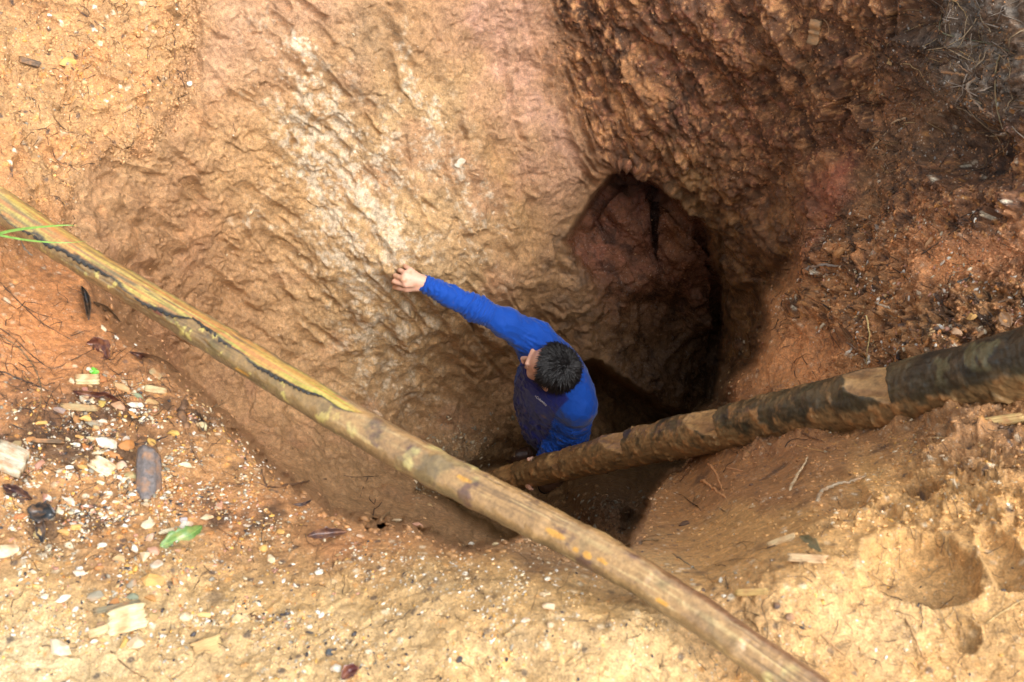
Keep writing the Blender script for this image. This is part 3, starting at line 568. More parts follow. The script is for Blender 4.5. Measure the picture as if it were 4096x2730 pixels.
# the notched log going down into the pit: a ladder
lp = []
for x, y, w in ((4500,1325,290),(4096,1449,276),(3900,1502,262),(3700,1545,250),(3500,1590,236),(3300,1632,222),(3100,1672,204),(2900,1715,182),(2700,1754,165),(2500,1798,146),(2300,1850,128),(2100,1897,112),(1900,1950,100),(1740,2003,92)):
    t = (x-2120)/1976; d = 1/(.2222+t*.2126); lp.append(np.r_[P(x, y, d), w*d/FPX/2, x])
na2, nr2 = 900, 96
cl = catmull(lp, na2); cen2, rad2, sx2 = cl[:, :3], cl[:, 3], cl[:, 4]
t2 = np.gradient(cen2, axis=0); t2 /= np.linalg.norm(t2, axis=1)[:, None]
tc2 = CAMP-cen2; tc2 -= (tc2*t2).sum(1)[:, None]*t2; tc2 /= np.linalg.norm(tc2, axis=1)[:, None]
sd2 = np.cross(t2, tc2); sd2 *= np.sign(sd2@UP)[:, None]
A2 = np.tile(np.linspace(0, 2*np.pi, nr2, endpoint=False), na2); S2 = np.repeat(sx2, nr2); R2 = np.repeat(rad2, nr2)
cc, ss = np.cos(A2), np.sin(A2); D2 = np.repeat(tc2, nr2, 0)*cc[:, None]+np.repeat(sd2, nr2, 0)*ss[:, None]
pl = np.repeat(cen2, nr2, 0)+D2*R2[:, None]; n1 = fbm(pl*7+5, 5, gain=.55); n2 = fbm(pl*24+6, 4); arc2 = np.cumsum(np.r_[0, np.linalg.norm(np.diff(cen2, axis=0), axis=1)])
ax2 = np.stack([np.repeat(arc2, nr2)*6, cc*1.6, ss*1.6], -1); n3 = fbm(ax2, 4)
rr2 = R2*(1+.09*fbm(ax2*.5, 3)-.02)+n1*.010+n2*.003+.004*np.clip(fbm(ax2*np.array([1, 4, 4])+9, 4, ridge=True, gain=.6), -.3, 1)
knob = np.exp(-(((S2-3560)/170)**2+((np.degrees(np.arctan2(ss, cc))+60)/32)**2)); rr2 += knob*.012
AD2 = np.degrees(np.arctan2(ss, cc))
# notch: the height along the notch direction is cut back
nd = 52; cA = np.cos(np.radians(AD2-nd)); hgt2 = rr2*cA; cutmask = np.zeros(len(S2))
for (xc, L) in ((1905, 40), (2064, 46), (2262, 56), (2511, 72), (2879, 105), (3560, 150)):
    u = (S2+AD2*L*.004+n3*16+n2*14-(xc-L*.55))/L; lim = np.where((u > 0) & (u < 1), 1.02-.62*np.clip(u, 0, 1)**.8, np.where((u >= 1) & (u < 1.16), .4+.62*(u-1)/.16, 9))
    lim = lim*R2; over_ = (hgt2 > lim)&(cA > .05)
    sc_ = np.where(over_, hgt2-lim, 0); cutmask = np.maximum(cutmask, sstep(0, .005, sc_+n2*.004))
    hgt2 = hgt2-sc_
sinA = rr2*np.sin(np.radians(AD2-nd)); nda = math.radians(nd)
# back to the log's frame
c_new = hgt2*math.cos(nda)-sinA*math.sin(nda); s_new = hgt2*math.sin(nda)+sinA*math.cos(nda)
VL = np.repeat(cen2, nr2, 0)+np.repeat(tc2, nr2, 0)*c_new[:, None]+np.repeat(sd2, nr2, 0)*s_new[:, None]
cl_ = np.tile(C(84, 72, 50), (len(VL), 1)); cl_ = ov(cl_, C(40, 42, 36), sstep(-.05, .3, n1+.3*n3)*.85)
mudw = sstep(-.15, .2, fbm(pl*11+44, 6, gain=.7)*1.1+.35*sstep(3000, 2200, S2)+.6*sstep(15, -60, AD2)-.1-.45*sstep(3300,3750,S2)*sstep(-30,0,AD2))
cl_ = ov(cl_, C(160, 122, 76), mudw*.8); cl_ = ov(cl_, C(176, 124, 72), mudw*sstep(.08, .3, n2+n1*.5)*.8)
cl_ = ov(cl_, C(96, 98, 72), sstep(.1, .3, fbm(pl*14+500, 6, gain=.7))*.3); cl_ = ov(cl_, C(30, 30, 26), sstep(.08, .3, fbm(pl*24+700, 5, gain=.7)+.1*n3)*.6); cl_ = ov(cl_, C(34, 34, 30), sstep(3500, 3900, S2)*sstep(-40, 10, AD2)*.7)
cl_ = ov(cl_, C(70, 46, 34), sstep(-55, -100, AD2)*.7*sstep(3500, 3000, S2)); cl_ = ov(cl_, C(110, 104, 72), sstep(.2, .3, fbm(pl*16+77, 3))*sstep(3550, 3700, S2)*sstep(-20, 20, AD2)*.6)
cutc = ov(np.tile(C(190, 146, 92), (len(VL), 1)), C(140, 98, 60), sstep(-.1, .3, n3+n1)*.7); cutc = ov(cutc, C(104, 80, 54), sstep(.05, .3, n2+.5*n1)*.6)
cl_ = cl_*(1-cutmask[:, None])+cutc*cutmask[:, None]; cl_ = np.clip(cl_*(1+.3*n2[:, None]), .01, .8)
clump = sstep(.22, .4, fbm(pl*15+200, 4, gain=.6))*.008*mudw
fine = clump+fbm(pl*60, 3)*.0018+mudw*sstep(0, .4, n2)*.003; VL = VL+D2*(fine*(1-cutmask)+cutmask*n2*.002)[:, None]
FL = np.concatenate([np.stack([i*nr2+np.arange(nr2), i*nr2+(np.arange(nr2)+1) % nr2, (i+1)*nr2+(np.arange(nr2)+1) % nr2, (i+1)*nr2+np.arange(nr2)], -1) for i in range(na2-1)])
VL2, FL2 = cap_tube(VL, na2, nr2, FL); cl_ = np.r_[cl_, cl_[:1], cl_[-1:]]
cl_ = cl_*.85
mat_log = simple_mat('muddy_log', rough=.42, nscale=90, var=.3, bump=.5, bdist=.003, attr=True, coat=.1)
rootl = empty('log_ladder', tuple(cen2[450])); tag(rootl, 'thick dark muddy log with notched steps, leaning from right bank into the pit', 'log ladder')
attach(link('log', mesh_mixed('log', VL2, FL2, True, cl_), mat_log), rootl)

# ------------------------------------------------------------------ the man, from signed distance fields
import openvdb as vdb
rg0 = random.Random(3)
class Vox:
    def __init__(s, lo, hi, h):
        s.lo = np.array(lo, float); s.h = h; s.n = np.ceil((np.array(hi)-s.lo)/h).astype(int)+1
        s.A = np.full(s.n, .05, np.float32); s.ax = [s.lo[i]+np.arange(s.n[i])*h for i in range(3)]
    def sub(s, lo, hi, pad):
        a = np.clip(np.floor((np.array(lo)-pad-s.lo)/s.h).astype(int), 0, s.n-1); b = np.clip(np.ceil((np.array(hi)+pad-s.lo)/s.h).astype(int)+1, 1, s.n)
        sl = tuple(slice(a[i], b[i]) for i in range(3)); g = [s.ax[i][sl[i]].astype(np.float32) for i in range(3)]
        return sl, g[0][:, None, None], g[1][None, :, None], g[2][None, None, :]
    def mix(s, sl, d, k, cut=False):
        a = s.A[sl]
        if cut: d = -d; h = np.clip(.5-.5*(a-d)/k, 0, 1); s.A[sl] = a*(1-h)+d*h+k*h*(1-h)
        else: h = np.clip(.5+.5*(a-d)/k, 0, 1); s.A[sl] = a*(1-h)+d*h-k*h*(1-h)
    def cap(s, a, b, ra, rb, k=.012, cut=False):
        a = np.array(a, float); b = np.array(b, float); r = max(ra, rb); sl, x, y, z = s.sub(np.minimum(a, b)-r, np.maximum(a, b)+r, k*1.5+.012)
        e = b-a; L = e@e; t = np.clip(((x-a[0])*e[0]+(y-a[1])*e[1]+(z-a[2])*e[2])/max(L, 1e-9), 0, 1)
        d = np.sqrt((x-a[0]-t*e[0])**2+(y-a[1]-t*e[1])**2+(z-a[2]-t*e[2])**2)-(ra+(rb-ra)*t); s.mix(sl, d.astype(np.float32), k, cut)
    def ell(s, c, M, r, k=.012, cut=False):
        """M: rows are the axes, r: radii"""
        c = np.array(c, float); R = max(r); sl, x, y, z = s.sub(c-R, c+R, k*1.5+.012); M = np.array(M, float); q2 = 0; q4 = 0
        for i in range(3):
            u = ((x-c[0])*M[i][0]+(y-c[1])*M[i][1]+(z-c[2])*M[i][2]); q2 = q2+(u/r[i])**2; q4 = q4+(u/r[i]**2)**2
        k0 = np.sqrt(q2); k1 = np.sqrt(q4)+1e-9; d = k0*(k0-1)/k1; s.mix(sl, d.astype(np.float32), k, cut)
    def chain(s, pts, rad, k=.012):
        for i in range(len(pts)-1): s.cap(pts[i], pts[i+1], rad[i], rad[i+1], k)
    def mesh(s):
        g = vdb.FloatGrid(.05); g.copyFromArray(s.A); pts, quads = g.convertToQuads(isovalue=0.0)
        return pts.astype(float)*s.h+s.lo, quads[:, ::-1].astype(np.int32)
def vnormals(V, Q):
    a, b, c, d = (V[Q[:, i]] for i in range(4)); fn = np.cross(c-a, d-b); n = np.zeros_like(V)
    for i in range(4): np.add.at(n, Q[:, i], fn)
    return n/(np.linalg.norm(n, axis=1)[:, None]+1e-12)
Zu = np.array([0, 0, 1.])
bF = unit([-.85, -.54, 0]); bR = unit([-.54, .85, 0])                 # where the chest faces; his right
hR = unit([.385, .923, 0]); hF = unit([-.923, .385, 0.04]); hU = np.cross(hR, hF)
if hU[2] < 0: hU = -hU
# joints
CH = np.array([.18, 1.41, 1.24]); PE = np.array([.19, 1.385, .93]); HC = P(2203, 1470, 3.97)
NB = np.array([.175, 1.415, 1.45]); RS = np.array([.092, 1.56, 1.45]); LS = np.array([.268, 1.285, 1.41])
RE = P(1905, 1237, 3.99); RW = P(1692, 1131, 3.925); LE = P(2288, 1722, 4.28); LW = P(2176, 1846, 4.50)
f1 = surf(2080, 1835)[0]; f2 = surf(2210, 1950)[0]
fz = min(f1.z, f2.z)
t1_ = np.array([-.035, 1.45, f1.z]); t2_ = np.array([.155, 1.265, f2.z]); fd1 = unit([-1, -.1, 0]); fd2 = unit([-.82, -.57, 0])
an1 = t1_-fd1*.2+Zu*.09; an2_ = t2_-fd2*.2+Zu*.09
kn1 = (np.array([PE[0], PE[1], .9])+bR*.09+an1)/2+np.array([-.03, 0, 0]); kn2 = (PE-bR*.09+an2_)/2+np.array([-.02, -.02, 0])
hp1 = PE+bR*.09; hp2 = PE-bR*.09
lo_, hi_ = [-.52, 1.02, -.1], [.5, 1.82, 1.82]
body = Vox(lo_, hi_, .0042)
# trunk and limbs, inside the clothes
body.ell(CH, [bR, bF, Zu], [.155, .105, .24], .03); body.ell(PE, [bR, bF, Zu], [.15, .11, .12], .03)
body.cap(NB-Zu*.06, HC-hF*.02-Zu*.06, .058, .054, .02)
for a, b, c_, d_ in ((RS, RE, RW, 1), (LS, LE, LW, 0)): body.chain([CH*.3+NB*.3+a*.4, a, b, c_], [.06, .05, .034, .026], .02)
for h_, k_, a_ in ((hp1, kn1, an1), (hp2, kn2, an2_)): body.chain([h_, k_, a_, a_-Zu*.04], [.075, .05, .038, .035], .02)
# head
def H(f, r, u): return HC+hF*f+hR*r+hU*u
body.ell(H(-.012, 0, .022), [hR, hF, hU], [.076, .094, .086], .01)
body.ell(H(.032, 0, -.03), [hR, hF, hU], [.062, .066, .082], .02); body.ell(H(.05, 0, -.085), [hR, hF, hU], [.042, .04, .03], .02)
body.cap(H(.092, -.03, .016), H(.092, .03, .016), .009, .009, .012)                               # brow
body.cap(H(.094, 0, .006), H(.119, 0, -.030), .007, .0105, .008); body.cap(H(.112, -.011, -.036), H(.112, .011, -.036), .008, .008, .006)  # nose
for s in (-1, 1):
    body.ell(H(.094, s*.031, -.004), [hR, hF, hU], [.013, .009, .009], .008, True)                # eye socket
    body.ell(H(.086, s*.031, -.004), [hR, hF, hU], [.0115, .0115, .0115], .003)                   # eyelid over the eye
    body.ell(H(.06, s*.043, -.035), [hR, hF, hU], [.02, .022, .022], .015)                        # cheek
    body.ell(H(-.008, s*.083, -.012), [unit(hR*1+hF*s*.45), unit(hF-hR*s*.45), unit(hU-.2*hF)], [.0065, .019, .032], .006)   # ear
    body.ell(H(.002, s*.088, -.01), [hR, hF, hU], [.005, .008, .015], .004, True)
body.cap(H(.097, -.018, -.062), H(.097, .018, -.062), .006, .006, .006); body.cap(H(.094, -.015, -.073), H(.094, .015, -.073), .006, .006, .005)
# right hand: gripping the earth
def hand(W, mcp, pip, dip, tip, th, rr=(.0098, .0102, .0098, .0088)):
    palm_c = (W+mcp[1]+mcp[2])/3
    for m_, r_ in zip(mcp, rr): body.cap(W*.8+m_*.2, m_, .0185, r_+.004, .012)
    body.cap(W, (mcp[0]+mcp[3])/2*.5+W*.5, .025, .024, .012)
    for i in range(4):
        r_ = rr[i]; body.cap(mcp[i], pip[i], r_+.0015, r_, .004); body.cap(pip[i], dip[i], r_+.0004, r_-.0012, .002); body.cap(dip[i], tip[i], r_-.001, r_-.0028, .002)
    body.chain(th, [.017, .0125, .0105, .0085], .006)
q_ = lambda *a: [P(*t) for t in a]
hand(RW, q_((1624,1139,3.895),(1613,1116,3.885),(1623,1096,3.887),(1640,1082,3.90)), q_((1577,1127,3.912),(1582,1104,3.91),(1600,1082,3.912),(1620,1066,3.92)),
     q_((1572,1131,3.938),(1577,1108,3.938),(1596,1086,3.938),(1617,1071,3.94)), q_((1586,1136,3.952),(1591,1112,3.954),(1607,1091,3.953),(1626,1077,3.95)),
     q_((1668,1150,3.92),(1628,1157,3.93),(1596,1152,3.945),(1576,1150,3.955)))
# left hand: closed round the log
hand(LW, q_((2136,1860,4.50),(2134,1884,4.51),(2134,1905,4.51),(2137,1925,4.50)), q_((2108,1878,4.50),(2104,1900,4.51),(2104,1920,4.50),(2108,1938,4.49)),
     q_((2112,1915,4.475),(2110,1935,4.47),(2110,1948,4.455),(2118,1955,4.44)), q_((2122,1938,4.44),(2120,1950,4.43),(2122,1957,4.42),(2130,1958,4.41)),
     q_((2160,1852,4.48),(2142,1842,4.45),(2128,1837,4.42),(2114,1838,4.405)))
Vb, Qb = body.mesh()
skin = np.tile(C(206, 158, 134), (len(Vb), 1))
kk = fbm(Vb*60, 3); hand_d = np.linalg.norm(Vb-RW, axis=1)
nk = np.min([np.linalg.norm(Vb-p, axis=1) for p in q_((1574,1129,3.925),(1578,1107,3.925),(1598,1085,3.925),(1618,1069,3.93),(1583,1140,3.95))], 0)
skin = ov(skin, C(158, 104, 64), sstep(.030, .010, nk+kk*.012)*.9); skin = ov(skin, C(176, 130, 92), (hand_d < .16)*sstep(.1, .35, fbm(Vb*45+9, 3))*.6); skin = ov(skin, C(216, 150, 132), sstep(.0, .3, kk)*.3)
skin = ov(skin, C(150, 104, 84), (np.abs((Vb-HC)@hR) < .07)*((Vb-HC)@hU < .03)*.25)
mat_skin = simple_mat('skin', rough=.5, nscale=70, var=.06, bump=.12, bdist=.001, attr=True)
mat_skin.node_tree.nodes['Principled BSDF'].inputs['Subsurface Weight'].default_value = .12
mat_skin.node_tree.nodes['Principled BSDF'].inputs['Subsurface Radius'].default_value = (.01, .004, .002)
man = empty('person', (.15, 1.37, fz)); tag(man, 'man in blue long-sleeved shirt standing in the pit, one hand on the clay wall', 'person')
attach(link('body', mesh_np('body', Vb, Qb, True, np.clip(skin, 0, 1)), mat_skin), man)

for s in (-1, 1):
    vv, ff = [], []
    for k in range(60):
        u_ = rg0.uniform(-1, 1); p_ = H(.1005-.006*u_*u_-.012*(u_*s > .3)*abs(u_), s*.030+u_*.017, .018+.003*math.cos(u_*1.6)); d_ = unit(hR*s*.9+hU*.35+hF*.3); b0 = len(vv)
        vv += [p_, p_+hU*.0016, p_+d_*.008+hF*.001]; ff.append((b0, b0+1, b0+2))
    attach(link('eyebrow', mesh_np('eyebrow', np.array(vv), np.array(ff), False), simple_mat('brow_hair', (.01, .009, .008), rough=.6)), man)
# shirt
sh = Vox([-.5, 1.0, .75], [.52, 1.85, 1.85], .0045)
sh.ell(CH+Zu*.0, [bR, bF, Zu], [.185, .135, .27], .04); sh.ell(CH-Zu*.12+bF*.02, [bR, bF, Zu], [.17, .14, .22], .04)
sh.ell(CH+Zu*.13-bF*.035, [bR, bF, Zu], [.19, .105, .12], .04)
sh.ell(CH+bF*.045+Zu*.06, [bR, bF, Zu], [.14, .085, .14], .04)
sh.cap(PE-Zu*.06, PE+Zu*.1, .15, .15, .05)
sh.cap(NB-Zu*.03, NB+Zu*.035, .075, .062, .04)
sh.cap(NB-Zu*.05, RS, .085, .076, .05); sh.cap(NB-Zu*.05, LS, .085, .074, .05)
RM = RS*.5+RE*.5+np.array([0, .005, .006])
sh.chain([RS, RM, RE, RE*.45+RW*.55, RW+(RE-RW)*.06], [.074, .055, .044, .038, .034], .03)
LM = LS*.5+LE*.5
sh.chain([LS, LM, LE, LE*.5+LW*.5, LW+(LE-LW)*.06], [.072, .060, .056, .046, .036], .03)
# open neck and hem
sh.ell(NB+Zu*.085+hF*.01, [bR, bF, Zu], [.058, .06, .05], .01, True)
sh.cap(PE-Zu*.35, PE-Zu*.19, .22, .16, .01, True)
sh.cap(RW-(RE-RW)*.2, RW+(RE-RW)*.01, .027, .027, .004, True); sh.cap(LW-(LE-LW)*.2, LW+(LE-LW)*.01, .028, .028, .004, True)
Vs, Qs = sh.mesh(); Ns = vnormals(Vs, Qs)
if ((Vs-CH)*Ns).sum(1).mean() < 0: Ns = -Ns; Qs = Qs[:, ::-1]
def seg_t(V, a, b):
    e = b-a; t = (V-a)@e/(e@e); tc = np.clip(t, 0, 1); return t, np.linalg.norm(V-a-tc[:, None]*e, axis=1)
tU, dU = seg_t(Vs, RS, RE); tF, dF = seg_t(Vs, RE, RW); tUl, dUl = seg_t(Vs, LS, LE); tFl, dFl = seg_t(Vs, LE, LW)
wob = fbm(Vs*7, 3); wob2 = fbm(Vs*16+4, 3)
disp = wob*.010+wob2*.003+.0035*np.clip(1-np.abs(fbm(Vs*11+9, 3))*5, 0, 1)**2
def folds(t, d, L, a, b, amp, freq, lim=.09):
    w = sstep(a-.08, a+.05, t)*sstep(b+.08, b-.05, t)*sstep(lim, lim*.75, d); f_ = np.sin(t*L*freq+wob*9+wob2*2); return w*amp*(np.abs(f_)**.7*2-1)
disp += folds(tF, dF, .25, .74, 1.1, .004, 170, .07)               # bunched cuff
disp += folds(tF, dF, .25, .0, .75, .0034, 95, .07)
disp += folds(tF, dF, .25, -.3, .25, .005, 170, .09)+folds(tUl, dUl, .25, .4, 1.2, .007, 150, .11)+folds(tFl, dFl, .25, -.1, .9, .007, 170, .1)
# drag lines from the armpit over the chest and back
arm = unit(RE-RS); sw = ((Vs-RS)@arm); lat = (Vs-RS)@unit(np.cross(arm, FW))
rdg = 1-np.abs(fbm(np.stack([sw*5, lat*34, (Vs-RS)@FW*12], -1)+wob[:, None]*.6, 2))*2.4
disp += .008*np.clip(rdg, 0, 1)**2*np.exp(-((sw+.02)/.17)**2)*sstep(.3, .12, np.linalg.norm(Vs-RS, axis=1))
rdg2 = 1-np.abs(fbm(np.stack([(Vs@Zu)*6, (Vs@bR)*22, (Vs@bF)*22], -1)+wob[:, None], 2))*2.6
disp += .009*np.clip(rdg2, 0, 1)**2*sstep(1.4, 1.2, Vs[:, 2])
Vs2 = Vs+Ns*disp[:, None]
fr = (Vs-CH)@bF; lt = (Vs-CH)@bR
tor = (dU > .072+.02*0)|(tU < .03)
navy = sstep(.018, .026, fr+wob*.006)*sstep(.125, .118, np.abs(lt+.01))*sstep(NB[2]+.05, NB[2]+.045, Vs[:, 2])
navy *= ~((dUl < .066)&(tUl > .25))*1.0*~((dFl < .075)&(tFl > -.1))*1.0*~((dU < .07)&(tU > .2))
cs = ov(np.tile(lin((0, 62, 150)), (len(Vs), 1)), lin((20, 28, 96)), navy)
cs = ov(cs, lin((120, 92, 62)), sstep(.28, .5, fbm(Vs*14+60, 4)+.25*sstep(.5, 1.1, tF)*(dF < .07)+.1*sstep(1.2, 1., Vs[:, 2]))*.55); cs = cs*(1+.18*wob2[:, None])
mat_shirt = simple_mat('shirt_cloth', rough=.75, nscale=900, var=.14, bump=.15, bdist=.0006, attr=True, spec=.25)
mat_shirt.node_tree.nodes['Principled BSDF'].inputs['Sheen Weight'].default_value = .15
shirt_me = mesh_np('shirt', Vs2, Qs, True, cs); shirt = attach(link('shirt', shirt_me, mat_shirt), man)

# printed name on the chest
from mathutils.bvhtree import BVHTree
bv = BVHTree.FromPolygons([tuple(v) for v in Vs2], [tuple(int(i) for i in f) for f in Qs])
tcv = bpy.data.curves.new('name_print', 'FONT'); tcv.body = 'Columbia'; tcv.size = 1; tcv.extrude = 0; to = bpy.data.objects.new('tmp', tcv); COL.objects.link(to)
dg = bpy.context.evaluated_depsgraph_get(); tm = bpy.data.meshes.new_from_object(to.evaluated_get(dg)); bpy.data.objects.remove(to)
bm = bmesh.new(); bm.from_mesh(tm)
x0 = 0; w_ = max(v.co.x for v in bm.verts)
# eight-petalled emblem before the word
for k in range(4):
    cx_, cy_ = -.42+.16*(k % 2), .36+.16*(k//2)-.08
    vv = [bm.verts.new((cx_+.085*math.cos(a+math.pi/4), cy_+.085*math.sin(a+math.pi/4), 0)) for a in (0, math.pi/2, math.pi, 3*math.pi/2)]; bm.faces.new(vv)
bmesh.ops.subdivide_edges(bm, edges=[e for e in bm.edges if e.calc_length() > .2], cuts=2)
for v in bm.verts:
    u = (v.co.x+.5)/(w_+.5); px_ = 2138+u*46; py_ = 1587+u*39+6*math.sin(u*3.1)*-.4; k_ = 46/(w_+.5)*1.25
    nx_, ny_ = .647, -.762; px_ += nx_*v.co.y*k_; py_ += ny_*v.co.y*k_
    dr = Vector(P(px_, py_, 1.))-Vector(CAMP); hit = bv.ray_cast(Vector(CAMP), dr.normalized())
    v.co = hit[0]+hit[1]*(.0015 if hit[1].dot(dr) < 0 else -.0015) if hit[0] else PV(px_, py_, 4.1)
bm.to_mesh(tm); bm.free(); tm.name = 'name_print'
lg = link('name_print', tm); tm.materials.clear(); tm.materials.append(simple_mat('white_print', (.75, .76, .8), rough=.6, var=.03, bump=.0))
lg.parent = shirt; lg.matrix_parent_inverse = Matrix.Identity(4)
lg['label'] = 'small white lettering with a little emblem printed on the chest'

# trousers and boots
tr = Vox([-.1, 1.1, -.05], [.6, 1.75, 1.1], .006)
tr.ell(PE, [bR, bF, Zu], [.165, .125, .13], .03)
for h_, k_, a_ in ((hp1, kn1, an1), (hp2, kn2, an2_)): tr.chain([h_, k_, a_+Zu*.03], [.088, .066, .058], .03)
Vt, Qt = tr.mesh(); Nt = vnormals(Vt, Qt); Vt = Vt+Nt*(fbm(Vt*9, 3, ridge=True)*.008)[:, None]
mat_tr = simple_mat('trouser_cloth', tuple(C(58, 58, 46)), rough=.85, nscale=120, var=.3)
attach(link('trousers', mesh_np('trousers', Vt, Qt), mat_tr), man)
mat_boot = simple_mat('muddy_leather', tuple(C(92, 62, 44)), rough=.4, nscale=50, var=.4, coat=.3)
mat_sole = simple_mat('boot_sole', tuple(C(40, 32, 26)), rough=.6)
for t_, fd, an_ in ((t1_, fd1, an1), (t2_, fd2, an2_)):
    bo = Vox([t_[0]-.1, t_[1]-.35, t_[2]-.05], [t_[0]+.42, t_[1]+.42, t_[2]+.3], .004); sdv = np.cross(fd, Zu)
    bo.ell(t_-fd*.055+Zu*.042, [fd, sdv, Zu], [.062, .05, .036], .02); bo.cap(t_-fd*.08+Zu*.045, t_-fd*.2+Zu*.06, .045, .042, .03)
    bo.cap(t_-fd*.2+Zu*.05, t_-fd*.205+Zu*.19, .05, .052, .03); bo.ell(t_-fd*.24+Zu*.04, [fd, sdv, Zu], [.045, .036, .04], .02)
    for k in range(5): pz = t_-fd*(.11+k*.017)+Zu*(.083+k*.012); bo.cap(pz-sdv*.022, pz+sdv*.022, .0045, .0045, .002)
    Vq, Qq = bo.mesh(); Vq[:, 2] = np.maximum(Vq[:, 2], t_[2]+.008)
    b_ = attach(link('boot', mesh_np('boot', Vq, Qq), mat_boot), man)
    so = Vox([t_[0]-.1, t_[1]-.35, t_[2]-.05], [t_[0]+.42, t_[1]+.42, t_[2]+.08], .004)
    so.ell(t_-fd*.06+Zu*.008, [fd, sdv, Zu], [.07, .056, .02], .01); so.cap(t_-fd*.08+Zu*.008, t_-fd*.25+Zu*.008, .04, .04, .01)
    Vq, Qq = so.mesh(); Vq[:, 2] = np.clip(Vq[:, 2], t_[2]-.012, t_[2]+.016)
    s_ = link('sole', mesh_np('sole', Vq, Qq), mat_sole); s_.parent = b_

# hair: a cap and thousands of short wet locks
cu = Vox(HC-.16, HC+.16, .004)
cu.ell(H(-.014, 0, .027), [hR, hF, hU], [.081, .097, .09], .01); cu.ell(H(-.04, 0, -.02), [hR, hF, hU], [.074, .068, .08], .02)
cu.ell(H(.10, 0, -.03), [hR, unit(hF+.35*hU), unit(hU-.35*hF)], [.2, .062, .14], .012, True); cu.ell(H(.03, .09, -.06), [hR, hF, hU], [.04, .05, .06], .01, True); cu.ell(H(.03, -.09, -.06), [hR, hF, hU], [.04, .05, .06], .01, True)
cu.cap(H(-.06, 0, -.16), H(-.04, 0, -.1), .09, .06, .01, True)
Vh, Qh = cu.mesh(); Nh = vnormals(Vh, Qh)
if ((Vh-HC)*Nh).sum(1).mean() < 0: Nh = -Nh; Qh = Qh[:, ::-1]
Vh2 = Vh+Nh*(fbm(Vh*70, 3)*.002)[:, None]
mat_hair = simple_mat('hair', (.008, .007, .0075), rough=.42, nscale=200, var=.4, bump=.4, bdist=.001, spec=.35)
hair = attach(link('hair', mesh_np('hair', Vh2, Qh), mat_hair), man)
rg = random.Random(5); outer = np.where(((Vh-HC)@hU > -.05) & (((Vh-H(-.01, 0, 0))*Nh).sum(1) > .045) & ~(((Vh-HC)@hF > .05) & ((Vh-HC)@hU < .035)))[0]
Vk, Fk = [], []; crown = H(-.05, .0, .11)
for k in range(5200):
    i = outer[rg.randrange(len(outer))]; p = Vh[i]+np.array([rg.gauss(0, .0015) for _ in range(3)]); n = Nh[i]
    fl = (p-crown); sw_ = np.cross(n, fl)*.35; fl = fl+sw_+hF*.03; fl = fl-n*(fl@n); fl = unit(fl+np.array([rg.gauss(0, .004) for _ in range(3)])*4*np.linalg.norm(fl)+1e-9)
    fl = unit(fl+np.array([rg.gauss(0, .22) for _ in range(3)])); sd_ = unit(np.cross(fl, n)); L = rg.uniform(.014, .032); w = rg.uniform(.0010, .0024); b0 = len(Vk)
    for s_, (al_, up_) in enumerate(((0, -.001), (.5, .0055), (1, .006+rg.uniform(0, .008)))):
        c_ = p+fl*L*al_+n*up_; ww = w*(1, .8, .1)[s_]; Vk += [c_-sd_*ww, c_+sd_*ww, c_+n*ww*.9]
    for s_ in (0, 3): Fk += [(b0+s_, b0+s_+3, b0+s_+5, b0+s_+2), (b0+s_+2, b0+s_+5, b0+s_+4, b0+s_+1)]
lk = link('locks', mesh_np('locks', np.array(Vk), np.array(Fk), False), mat_hair); lk.parent = hair; lk['kind'] = 'stuff'

# ------------------------------------------------------------------ stones, chips, twigs, roots, leaves
def dirty(m, amt=.5, sc=45):
    """earth caught on the thing, in patches"""
    N = m.node_tree.nodes; L = m.node_tree.links; b = N['Principled BSDF']; src = b.inputs['Base Color'].links[0].from_socket; g = N.new('ShaderNodeNewGeometry'); n = N.new('ShaderNodeTexNoise')
    n.inputs['Scale'].default_value = sc; n.inputs['Detail'].default_value = 7; L.new(g.outputs['Position'], n.inputs['Vector']); r = N.new('ShaderNodeMapRange'); r.inputs['From Min'].default_value = .45; r.inputs['From Max'].default_value = .68; r.inputs['To Max'].default_value = amt
    L.new(n.outputs[0], r.inputs['Value']); x = N.new('ShaderNodeMix'); x.data_type = 'RGBA'; L.new(r.outputs[0], x.inputs[0]); L.new(src, x.inputs[6]); x.inputs[7].default_value = (*C(176, 122, 72), 1); L.new(x.outputs[2], b.inputs['Base Color'])
SRK = dict(rough=.5, nscale=70, var=.3, bump=.5, bdist=.002)
mat_stone = simple_mat('stone', obj=True, **SRK); mat_grav = simple_mat('gravel', attr=True, rough=.5, nscale=150, var=.3, bump=.4, bdist=.001)
mat_wood = simple_mat('split_wood', obj=True, rough=.6, nscale=60, var=.3, bump=.7, bdist=.0015, stretch=(1, 9, 9)); mat_twig = simple_mat('twig_bark', obj=True, rough=.6, nscale=150, var=.4, bump=.5, bdist=.001)
mat_leaf = simple_mat('leaf', obj=True, rough=.3, nscale=60, var=.35, bump=.4, bdist=.002, coat=.4)
dirty(mat_stone, .75); dirty(mat_wood, .85); dirty(mat_leaf, .3, 60); dirty(mat_twig, .6)
def hull(seed, n=13, flat=.62, jit=.25):
    r = np.random.RandomState(seed); p = r.normal(size=(n, 3)); p /= np.linalg.norm(p, axis=1)[:, None]; p *= 1-jit*r.rand(n)[:, None]; p *= [1, r.uniform(.6, .9), flat]
    bm = bmesh.new(); [bm.verts.new(v) for v in p]; bmesh.ops.convex_hull(bm, input=bm.verts); 
    for v in [v for v in bm.verts if not v.link_faces]: bm.verts.remove(v)
    bmesh.ops.recalc_face_normals(bm, faces=bm.faces); bm.verts.index_update()
    V = np.array([v.co[:] for v in bm.verts]); T = np.array([[v.index for v in f.verts] for f in bm.faces if len(f.verts) == 3]); bm.free(); return V, T
